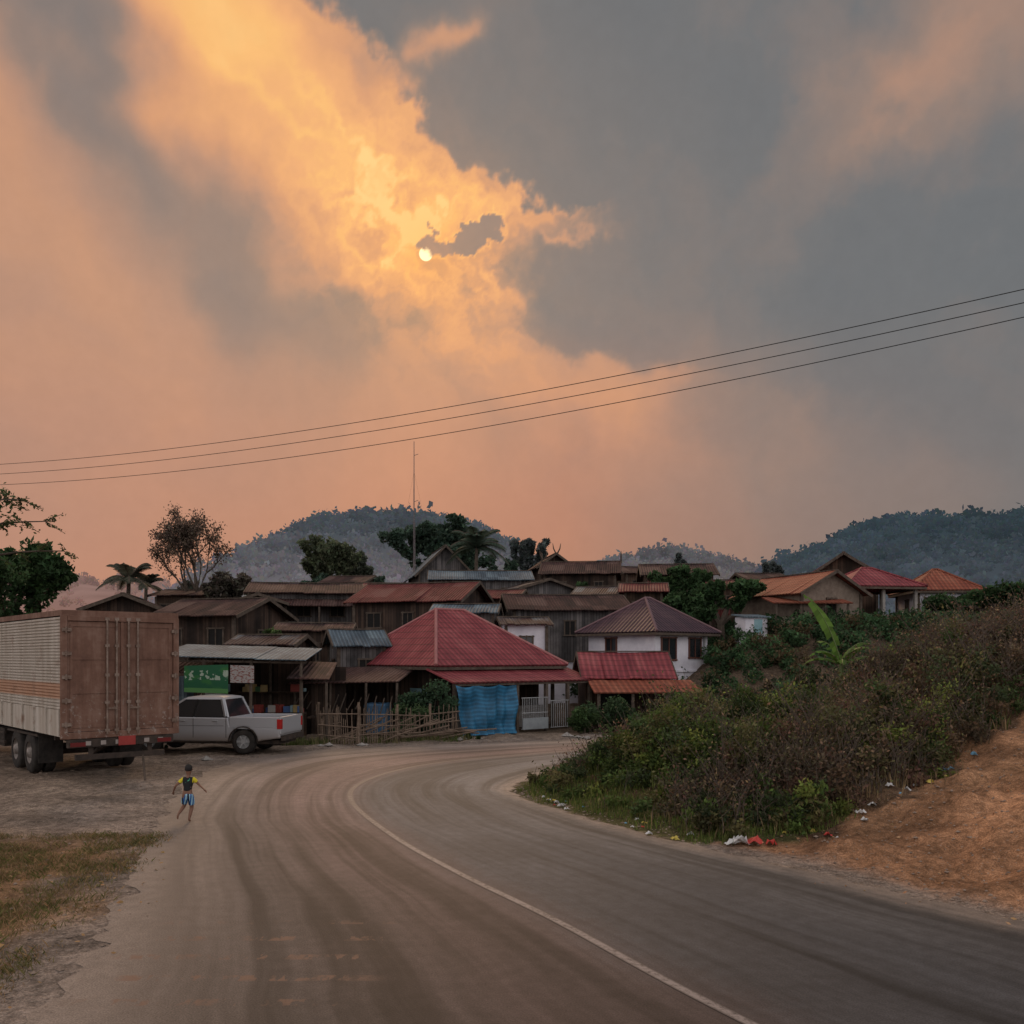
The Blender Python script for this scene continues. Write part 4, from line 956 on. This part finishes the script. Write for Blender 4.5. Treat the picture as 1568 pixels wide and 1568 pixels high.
for k in range(5): m.tube([(.9+k*.2,.3+k*.35,.8),(1.0+k*.15,1.0+k*.3,.62)],.04,6)
m.obj('chassis',M_chas,eK)
m=MB(); [m.bb((x,2.2,.32),(x+.58,2.22,1.0)) for x in(.06,W-.64)]; m.obj('mud_flaps',M_tyre,eK)
m=MB(); [m.bb((x,-.035,.88),(x+.34,-.022,.98)) for x in(.16,W-.5)]; m.obj('tail_lights',solidm('tail_red',(.13,.012,.012),.3),eK)
m=MB(); [m.bb((.5+i*.34,-.034,.9),(.62+i*.34,-.023,1.0)) for i in range(6)]; m.obj('reflector_strip',solidm('refl_white',(.3,.26,.24),.4),eK)
m=MB(); m.bb((W/2-.1,-.06,.86),(W/2+.3,-.045,1.08)); m.obj('number_plate',solidm('plate_red',(.3,.035,.03),.4),eK)
def wheelset(m,r,cx,cy,w,ax='X'):
    prof=[(r*.55,-w/2),(r*.8,-w/2),(r*.95,-w/2+.02),(r,-w*.3),(r,w*.3),(r*.95,w/2-.02),(r*.8,w/2),(r*.55,w/2)]; m.lathe(prof,(cx,cy,r),ax,32)
m=MB(); m2=MB()
for y in(3.1,4.4,9.6):
    for x in((.2,.5,W-.5,W-.2) if y<6 else (.25,W-.25)):
        wheelset(m,.52,x,y,.27)
        out=-1 if x<1 else 1
        m2.lathe([(.29,.06*out),(.27,.0),(.17,-.04*out),(.12,.1*out),(.0,.12*out)],(x+out*.06,y,.52),'X',20)
m.obj('tyres',M_tyre,eK,smooth=True); m2.obj('wheel_hubs',M_rim,eK,smooth=True)
m=MB(); m.bb((.1,LB+.3,1.0),(W-.1,LB+2.0,2.9)); m.obj('cab',solidm('cab_paint',(.35,.12,.06)),eK,bevel=.12)
m=MB(); m.bb((.09,LB+.9,1.95),(.105,LB+1.7,2.6)); m.bb((W-.105,LB+.9,1.95),(W-.09,LB+1.7,2.6)); m.bb((.25,LB+1.99,1.95),(W-.25,LB+2.01,2.7)); m.obj('cab_windows',M_glass,eK)
m=MB(); m.tube([(W-.9,-.3,0.0),(W-.88,-.1,.6)],.025,6); m.obj('prop_stick',M_post,eK)
# ------------------------------------------------------------ pickup
eV=empty('parked_pickup_truck',(-6.95,28.75,0),math.radians(83))
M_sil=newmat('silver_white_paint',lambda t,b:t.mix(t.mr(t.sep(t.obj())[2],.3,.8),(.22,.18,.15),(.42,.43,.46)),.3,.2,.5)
def arch(cy,r,z0,n=12): return [(cy+r*math.cos(a),max(z0,.38+r*math.sin(a))) for a in np.linspace(math.pi,0,n)]
poly=[(0,.5),(.6,.42)]+arch(1.18,.46,.36)+arch(4.22,.46,.36)+[(4.95,.36),(5.14,.45),(5.12,.82),(4.95,.97),(4.4,1.08),(3.85,1.14),(1.66,1.12),(1.62,.84),(.02,.82)]
HW=.92
me=bpy.data.meshes.new('body'); bm=bmesh.new(); vs=[bm.verts.new((-HW,y,z)) for y,z in poly]; f=bm.faces.new(vs)
r=bmesh.ops.extrude_face_region(bm,geom=[f]); bmesh.ops.translate(bm,verts=[v for v in r['geom'] if isinstance(v,bmesh.types.BMVert)],vec=(2*HW,0,0)); bmesh.ops.recalc_face_normals(bm,faces=bm.faces); bm.to_mesh(me); bm.free()
me.materials.append(M_sil); o=bpy.data.objects.new('lower_body',me); scene.collection.objects.link(o); o.parent=eV
md=o.modifiers.new('b','BEVEL'); md.width=.05; md.segments=4; md.limit_method='ANGLE'
m=MB()
for x in(-HW+.035,HW-.035): m.bb((x-.035,.05,.8),(x+.035,1.63,1.14))
m.bb((-HW,-.03,.62),(HW,.05,1.15)); m.bb((-HW+.03,1.58,.8),(HW-.03,1.64,1.14)); m.obj('bed_walls_and_tailgate',M_sil,eV,bevel=.02)
gb=[(-.87,1.68,1.12),(.87,1.68,1.12),(.87,4.0,1.12),(-.87,4.0,1.12)]; gt=[(-.68,1.9,1.68),(.68,1.9,1.68),(.68,3.15,1.68),(-.68,3.15,1.68)]
m=MB(); 
for i in range(4): m.face([gb[i],gb[(i+1)%4],gt[(i+1)%4],gt[i]])
m.obj('cab_glass',M_glass,eV)
m=MB()
rp=[[(-.70,1.87,1.665),(.70,1.87,1.665),(.70,3.19,1.665),(-.70,3.19,1.665)],[(-.66,1.93,1.725),(.66,1.93,1.725),(.66,3.08,1.735),(-.66,3.08,1.735)],[(-.45,2.15,1.765),(.45,2.15,1.765),(.45,2.85,1.77),(-.45,2.85,1.77)]]
for a,b in zip(rp[:-1],rp[1:]):
    for i in range(4): m.face([a[i],a[(i+1)%4],b[(i+1)%4],b[i]])
m.face(rp[-1]); m.obj('cab_roof',M_sil,eV)
m=MB()
for i in range(4): m.beam(Vector(gb[i]),Vector(gt[i]),.06,.055)
for sx in(-1,1): m.beam((sx*.872,1.78,1.12),(sx*.70,1.97,1.66),.03,.20)
m.obj('pillars',M_sil,eV)
m=MB()
for sx in(-1,1): m.beam((sx*.875,2.8,1.12),(sx*.70,2.72,1.66),.02,.07); m.beam((sx*.885,1.7,1.13),(sx*.885,3.95,1.13),.02,.03)
m.obj('door_pillars',M_dark,eV)
m=MB()
for sx in(-1,1):
    x=sx*(HW+.003)
    for y in(1.72,2.78,3.8): m.bb((x-.003,y,.5),(x+.003,y+.012,1.1))
    m.bb((x-.002,1.8,.86),(x+.002,3.8,.868))
    for cy in(1.18,4.22): 
        for a in np.linspace(.1,math.pi-.1,16): m.box((sx*HW,cy+.46*math.cos(a),.38+.46*math.sin(a)),(.04,.1,.03),(a-math.pi/2,0,0))
m.bb((-.85,-.1,.42),(.85,0.0,.58)); m.bb((-.8,5.12,.42),(.8,5.18,.62)); m.bb((-HW-.02,1.75,.36),(-HW+.1,3.7,.4)); m.bb((HW-.1,1.75,.36),(HW+.02,3.7,.4)); m.bb((-.85,.06,.80),(.85,1.56,.83)); m.bb((-.7,.1,.3),(.7,4.9,.42)); m.obj('trim_and_bumpers',M_chas,eV)
m=MB(); [m.bb((x-.05,y,1.0),(x+.05,y+.16,1.03)) for x in(-HW+.02,HW-.02) for y in(2.0,3.05)]; [m.bb((x-.1,3.75,1.14),(x+.1,3.83,1.28)) for x in(-HW-.06,HW+.06)]; m.obj('mirrors_and_handles',M_steelgrey,eV,bevel=.01)
m=MB(); [m.bb((x-.07,-.04,.78),(x+.07,.1,1.08)) for x in(-HW+.055,HW-.055)]; m.obj('tail_lights',solidm('tail2',(.4,.02,.02),.2),eV,bevel=.01)
m=MB(); [m.bb((x-.18,4.97,.75),(x+.18,5.135,.9)) for x in(-.66,.66)]; m.obj('headlights',M_glass,eV)
m=MB(); m2=MB()
for y in(1.18,4.22):
    for x in(-.79,.79):
        wheelset(m,.38,x,y,.25); o_=-1 if x<0 else 1
        m2.lathe([(.25,.10*o_),(.24,.06*o_),(.07,.07*o_),(.06,.11*o_),(0,.11*o_)],(x,y,.38),'X',20)
        for k in range(6):
            a=k*math.pi/3; m2.beam((x+o_*.095,y+math.cos(a)*.05,.38+math.sin(a)*.05),(x+o_*.1,y+math.cos(a)*.24,.38+math.sin(a)*.24),.03,.05)
m.obj('tyres',M_tyre,eV,smooth=True); m2.obj('alloy_wheels',M_steelgrey,eV)
# ------------------------------------------------------------ running child
def skin(name,chains,mat,parent,sub=2):
    verts=[];rad=[];edges=[];ix={}
    def vid(p,r):
        k=tuple(round(c,4) for c in p)
        if k not in ix: ix[k]=len(verts); verts.append(p); rad.append(r)
        return ix[k]
    for ch in chains:
        ids=[vid(p,r) for p,r in ch]
        edges+= [(a,b) for a,b in zip(ids[:-1],ids[1:])]
    me=bpy.data.meshes.new(name); me.from_pydata(verts,edges,[]); o=bpy.data.objects.new(name,me); scene.collection.objects.link(o)
    o.modifiers.new('k','SKIN'); sv=me.skin_vertices[0].data
    for i,r in enumerate(rad):
        sv[i].radius=(r,r) if not hasattr(r,'__len__') else r
        sv[i].use_root=(i==0)
    s=o.modifiers.new('s','SUBSURF'); s.levels=sub; s.render_levels=sub
    dg=bpy.context.evaluated_depsgraph_get(); m2=bpy.data.meshes.new_from_object(o.evaluated_get(dg))
    bpy.data.objects.remove(o); m2.name=name; m2.materials.clear(); m2.materials.append(mat); m2.polygons.foreach_set('use_smooth',[True]*len(m2.polygons))
    o=bpy.data.objects.new(name,m2); scene.collection.objects.link(o); o.parent=parent; return o
eC_=empty('running_child',(E(287,16.5),16.5,0),math.radians(6))
M_skin=solidm('child_skin',(.2,.1,.065),.6); M_hair=solidm('hair',(.012,.01,.01),.7)
def shirtfn(t,b):
    p=t.obj(); s=t.sep(p); side=t.mr(t.m('ABSOLUTE',s[0]),.083,.092); up=t.mr(s[2],.70,.72)
    back=t.mr(t.noise(t.map(p,sc=(18,1,22)),1,1),.55,.6); tor=t.m('MULTIPLY',t.m('MULTIPLY',t.mr(s[2],.72,.73),t.mr(s[2],.80,.79)),t.m('LESS_THAN',t.m('ABSOLUTE',s[0]),.04))
    c=t.mix(t.m('MULTIPLY',side,up),(.012,.014,.016),(.6,.5,.03)); return t.mix(t.m('MULTIPLY',back,tor),c,(.06,.35,.2))
M_shirt=newmat('black_yellow_shirt',shirtfn,.8)
def shfn(t,b):
    p=t.obj(); s=t.sep(p); w=t.m('SINE',t.m('MULTIPLY',t.m('ADD',s[0],t.m('MULTIPLY',s[1],.6)),110)); c=t.mix(t.mr(w,-.1,.1),(.02,.09,.3),(.3,.5,.6)); return t.mix(t.mr(t.m('SINE',t.m('MULTIPLY',s[0],55)),.6,.8),c,(.01,.015,.03))
M_short=newmat('striped_shorts',shfn,.8)
pel=(0,0,.50); wa=(0,.02,.60); chst=(0,.05,.72); nk=(0,.065,.81); nk2=(0,.075,.85); hd=(0,.085,.90); hd2=(0,.09,.965); 
hipL=(-.055,0,.48); kneeL=(-.075,.10,.30); ankL=(-.13,-.10,.175); toeL=(-.14,-.13,.085)
hipR=(.055,0,.48); kneeR=(.06,.07,.26); ankR=(.03,-.01,.055); toeR=(.03,.10,.018)
shL=(-.10,.055,.775); elL=(-.20,-.03,.67); wrL=(-.255,.05,.56)
shR=(.10,.055,.775); elR=(.20,.05,.665); wrR=(.30,-.04,.60)
body=[[(pel,.075),(wa,.068),(chst,.078),(nk,.036),(nk2,.03),(hd,.058),(hd2,.062),((0,.085,1.01),.04)],
[(pel,.075),(hipL,.056),((-.063,.05,.39),.048),(kneeL,.037),((-.10,.0,.24),.034),(ankL,.02),((-.135,-.135,.15),.02),(toeL,.014)],
[(pel,.075),(hipR,.056),((.057,.035,.37),.048),(kneeR,.036),((.045,.025,.16),.033),(ankR,.021),((.03,.04,.03),.021),(toeR,.013)],
[(chst,.078),(shL,.032),((-.15,.01,.72),.025),(elL,.021),((-.228,.01,.615),.019),(wrL,.014),((-.262,.07,.53),.017)],
[(chst,.078),(shR,.032),((.15,.052,.72),.025),(elR,.021),((.25,.0,.635),.019),(wrR,.014),((.32,-.055,.58),.017)]]
skin('body',body,M_skin,eC_)
for sx,wr,dv in((-1,Vector((-.262,.07,.53)),Vector((-.1,.3,-.9))),(1,Vector((.32,-.055,.58)),Vector((.6,-.3,-.7)))):
    dv.normalize(); sd=dv.cross(Vector((0,0,1))).normalized(); m=MB()
    for k,l in zip((-1.5,-.5,.5,1.5),(.036,.042,.044,.034)):
        a=wr+sd*k*.008; b_=a+dv*l*.6; c_=b_+(dv+Vector((0,.5,0))).normalized()*l*.5; m.tube([a,b_,c_],[.0055,.005,.0035],6)
    a=wr-dv*.01-sd*.012; m.tube([a,a-sd*.012+dv*.015,a-sd*.014+dv*.034],[.006,.0055,.004],6); m.obj('fingers',M_skin,eC_,smooth=True)
sh=[[((0,.0,.545),.083),(wa,.079),((0,.035,.66),.083),(chst,.09),((0,.062,.795),.052)],[(chst,.09),((-.10,.055,.775),.044),((-.155,.005,.71),.038)],[(chst,.09),((.10,.055,.775),.044),((.155,.05,.712),.038)]]
skin('t_shirt',sh,M_shirt,eC_)
so=[[((0,0,.55),.082),((0,0,.50),.086),((-.06,.015,.46),.066),((-.066,.06,.37),.062),((-.074,.085,.325),.06)],[((0,0,.50),.086),((.06,.01,.46),.066),((.06,.045,.36),.062),((.062,.06,.30),.06)]]
skin('shorts',so,M_short,eC_)
m=MB(); m.lathe([(0.0,.085),(.03,.08),(.055,.055),(.067,.015),(.066,-.02),(.05,-.045)],(0,.083,.965),'Z',20); m.obj('hair',M_hair,eC_,smooth=True)
m=MB(); [m.lathe([(0,.012),(.012,.008),(.016,0),(.01,-.01)],(sx*.064,.095,.945),'X',10) for sx in(-1,1)]; m.tube([(0,.145,.955),(0,.16,.935)],[.006,.01],6); m.obj('ears_and_nose',M_skin,eC_,smooth=True)
m=MB(); [m.lathe([(0,.008),(.007,.005),(.009,0)],(sx*.024,.142,.957),'Y',8) for sx in(-1,1)]; m.bb((-.018,.143,.912),(.018,.149,.918)); m.obj('eyes_and_mouth',M_hair,eC_)
# ------------------------------------------------------------ sky dome (smoke / cloud layer), Nishita sky behind it
def ae(px,py):
    u=(px-784)/F; v=(1005-py)/F; return math.atan(u),math.atan2(v,math.hypot(1,u))
ST_=.0017
aa=np.concatenate([np.linspace(-math.pi,-.68,26)[:-1],np.arange(-.68,.68,ST_),np.linspace(.68,math.pi,26)])
ee=np.concatenate([[-.12,-.06],np.arange(-.01,.70,ST_),np.linspace(.70,math.pi/2,22)])
A,Ee=np.meshgrid(aa,ee)
x=A.ravel(); y=Ee.ravel()
q_=.3+.7*sm((x+.36+.25*(y-.45))/.25)*sm((y-.12)/.18)
d1x=fbm(x,y,3.2,4,.5,1)*.07; d1y=fbm(x,y,3.2,4,.5,21)*.07
d2x=fbm(x,y,13,5,.55,2)*.024*q_; d2y=fbm(x,y,13,5,.55,33)*.024*q_
d3x=fbm(x,y,45,4,.6,5)*.009*q_; d3y=fbm(x,y,45,4,.6,43)*.009*q_
X1,Y1=x+d1x+d2x+d3x*.5,y+d1y+d2y+d3y*.5
XS,YS=x+d1x*.2+d2x*.7+d3x,y+d1y*.2+d2y*.7+d3y
def ga(px,py,rx,ry,rot=0,P=(X1,Y1)):
    a,e_=ae(px,py); r=math.radians(rot); dx=P[0]-a; dy=P[1]-e_; u=(dx*math.cos(r)+dy*math.sin(r))/(rx/F*.9); v=(-dx*math.sin(r)+dy*math.cos(r))/(ry/F*.9); return np.exp(-u*u-v*v)
S_=(XS,YS)
acc=np.interp(x,[-.55,-.1,.55],[.49,.45,.28])
for b_ in [(400,150,420,140,-36,.27),(300,30,260,110,0,.14),(620,320,170,120,0,.16),(640,410,90,75,0,.14),(690,450,110,110,0,.12),(450,290,190,90,-30,.10),
 (800,610,300,100,-14,.12),(1500,60,230,140,10,.18),(60,330,220,110,0,.06),(200,440,200,120,0,.04),(150,60,120,80,-30,.10),
 (190,215,160,55,-22,-.20),(365,390,95,120,-30,-.18),(50,110,170,50,-20,-.13),(600,550,120,60,20,-.15),(470,500,120,65,-20,-.09),(330,480,90,50,-20,-.05),(250,330,120,50,-10,-.07),(530,40,60,50,-60,-.10)]: acc=acc+ga(*b_[:5])*b_[5]
for b_ in [(590,268,75,11,-12,.13),(610,322,60,13,-6,.2),(715,300,48,26,25,.2),(640,352,24,20,-30,.24),(570,408,38,7,12,.14),(640,450,60,11,-34,.13),(420,180,130,10,-30,.08),(520,210,100,9,-38,.09),(690,270,40,16,30,.1),(760,410,14,50,-10,.16),(775,300,40,12,20,.15),(560,340,40,8,0,.08)]: acc=acc+ga(*b_[:5],P=S_)*b_[5]
tex=fbm(X1,Y1,5.5,7,.5,61)*(.04+.08*q_); Wm=acc+tex
cum=np.abs(fbm(XS,YS,16,5,.55,71)); gs=ga(650,370,190,130,-20,P=(x,y)); Wm=Wm+gs*(.08-.55*cum)*.9
B=[(1005,2300),(700,1400),(620,1180),(565,960),(520,800),(440,780),(330,792),(283,838),(245,725),(190,628),(100,594),(50,530),(0,480),(-150,350)]
pts=[]
for py,px in B:
    a,e_=ae(px,py); pts.append((math.atan((1005-py)/F*math.cos(a)),a))
pts=sorted(pts); bx=np.interp(YS*.5+Y1*.5,[p[0] for p in pts],[p[1] for p in pts])
dd=(XS*.5+X1*.5)-bx; wd=.035+.34*sm((.37-y)/.24); mask=sm((dd/wd+.5)/1.4)
edge=np.exp(-((dd+wd*.35)/(wd*.45))**2)*sm((y-.3)/.1)
dark=.20+fbm(X1,Y1,3.5,6,.5,81)*.085
for b_ in [(1520,50,250,160,10,.22),(1370,150,150,120,0,.09),(650,80,42,60,-60,.36),(1000,560,220,60,-12,.08),(1150,110,260,90,0,-.07),(1250,380,180,90,0,-.03)]: dark=dark+ga(*b_[:5])*b_[5]
dark=dark+ga(855,347,44,15,10,P=S_)*.34+ga(700,210,90,30,-30,P=S_)*.05
Wt=Wm*(1-mask)+dark*mask+edge*.05
sc1=ga(705,360,66,19,14,P=S_)+ga(740,344,42,17,30,P=S_)*.8+ga(668,352,20,12,30,P=S_)*.6; cm=sm((sc1-.42)/.25); rimc=sm((sc1-.18)/.2)*(1-cm)
Wt=Wt+rimc*.18; Wt=Wt*(1-cm)+(.37+fbm(XS,YS,25,4,.5,91)*.07)*cm
stops=[0,.2,.36,.5,.64,.78,.9,1.05]; sc_=np.array([lin(c) for c in[(92,102,110),(110,113,116),(146,127,118),(184,142,120),(214,156,118),(238,174,120),(250,190,120),(255,212,140)]])
col=np.stack([np.interp(Wt,stops,sc_[:,i]) for i in range(3)],1)
def rampx(v,st): 
    q=np.array([lin(s[1]) for s in st]); return np.stack([np.interp(v,[s[0] for s in st],q[:,i]) for i in range(3)],1)
ax=x+d1x*.6
mcol=rampx(ax+.5,[(0,(184,134,114)),(.35,(196,130,103)),(.55,(196,125,98)),(.75,(142,119,112)),(1,(118,113,113))]); hcol=rampx(ax+.5,[(0,(184,133,113)),(.3,(174,119,100)),(.5,(168,114,97)),(.72,(142,113,105)),(1,(118,111,111))])
mid=(sm((.38-y)/.24)*.6)[:,None]; col=col*(1-mid)+mcol*mid; hz_=(sm((.20-y)/.18)*.92)[:,None]; col=col*(1-hz_)+hcol*hz_
a_,e_=ae(652,388); sdir=Vector((math.sin(a_)*math.cos(e_),math.cos(a_)*math.cos(e_),math.sin(e_)))
ang=np.hypot((x-a_)*math.cos(e_),y-e_); glow=((np.exp(-ang*22)*.36+np.exp(-ang*9)*.12)*(1-.8*cm)*(1-.6*mask))[:,None]; col=col*(1-glow)+np.array(lin((255,172,72)))*glow
rb_=sm((np.abs(x)-.8)/.9)*(1-sm((y-.5)/.6)); rz=sm((y-.72)/.4)  # unseen sky: rear brightened to light the facades, zenith set separately
col=col*(1-rz[:,None])+np.array([.48,.46,.47])*rz[:,None]; col=col*(1-rb_[:,None])+np.array([1.0,.95,.94])*rb_[:,None]
Rd=5800.0; V=np.stack([np.sin(x)*np.cos(y)*Rd,np.cos(x)*np.cos(y)*Rd,np.sin(y)*Rd],1).reshape(A.shape+(3,))
m_=bpy.data.materials.new('cloud_layer'); m_.use_nodes=True; t=NT(m_.node_tree); t.n.clear(); out=t.n.new('ShaderNodeOutputMaterial')
cc=t.attr('Col'); p=t.vm('NORMALIZE',t.pos()); nz=t.mr(t.noise(p,60,2,.6),.3,.7,.98,1.02,False); cc=t.mix(1,cc,t.comb(nz,nz,nz),'MULTIPLY')
dt=t.vm('DOT_PRODUCT',p,tuple(sdir)); veil=t.attr('veil','Fac'); disc=t.m('MULTIPLY',t.mr(dt,math.cos(.0072),math.cos(.0058)),t.m('SUBTRACT',1,veil)); cc=t.mix(disc,cc,(1.5,1.2,.65))
em=t.n.new('ShaderNodeEmission'); t.l.new(cc,em.inputs[0]); em.inputs[1].default_value=.96
tr=t.n.new('ShaderNodeBsdfTransparent'); tr.inputs[0].default_value=(.26,.18,.11,1); ad=t.n.new('ShaderNodeAddShader'); t.l.new(em.outputs[0],ad.inputs[0]); t.l.new(tr.outputs[0],ad.inputs[1]); t.l.new(ad.outputs[0],out.inputs[0])
try: m_.cycles.emission_sampling='NONE'
except Exception as ex: print('es',ex)
so2=gridmesh('sky',V,col,m_,True); va=so2.data.attributes.new('veil','FLOAT','POINT'); va.data.foreach_set('value',cm.astype(np.float32))
w=bpy.data.worlds.new("World"); scene.world=w; w.use_nodes=True; t=NT(w.node_tree); t.n.clear(); out=t.n.new('ShaderNodeOutputWorld')
sky=t.n.new('ShaderNodeTexSky'); sky.sky_type='NISHITA'; sky.sun_disc=False; sky.sun_elevation=e_; sky.sun_rotation=a_; sky.dust_density=1.5
b1=t.n.new('ShaderNodeBackground'); t.l.new(sky.outputs[0],b1.inputs[0]); b1.inputs[1].default_value=.012; t.l.new(b1.outputs[0],out.inputs[0])
sl=bpy.data.lights.new('sun','SUN'); sl.energy=3.5; sl.angle=math.radians(14); sl.color=(1,.95,.92); so_=bpy.data.objects.new('sun',sl); so_.rotation_euler=(-sdir).to_track_quat('-Z','Y').to_euler(); scene.collection.objects.link(so_)
# ------------------------------------------------------------ camera
cd=bpy.data.cameras.new('camera'); cam=bpy.data.objects.new('camera',cd); scene.collection.objects.link(cam); cam.location=(0,0,EYE); cam.rotation_euler=(math.pi/2,0,0)
cd.sensor_width=36; cd.lens=36*F/1568; cd.shift_y=221/1568; cd.clip_end=9000; scene.camera=cam
scene.view_settings.view_transform='Standard'; scene.view_settings.look='None'; scene.view_settings.exposure=0
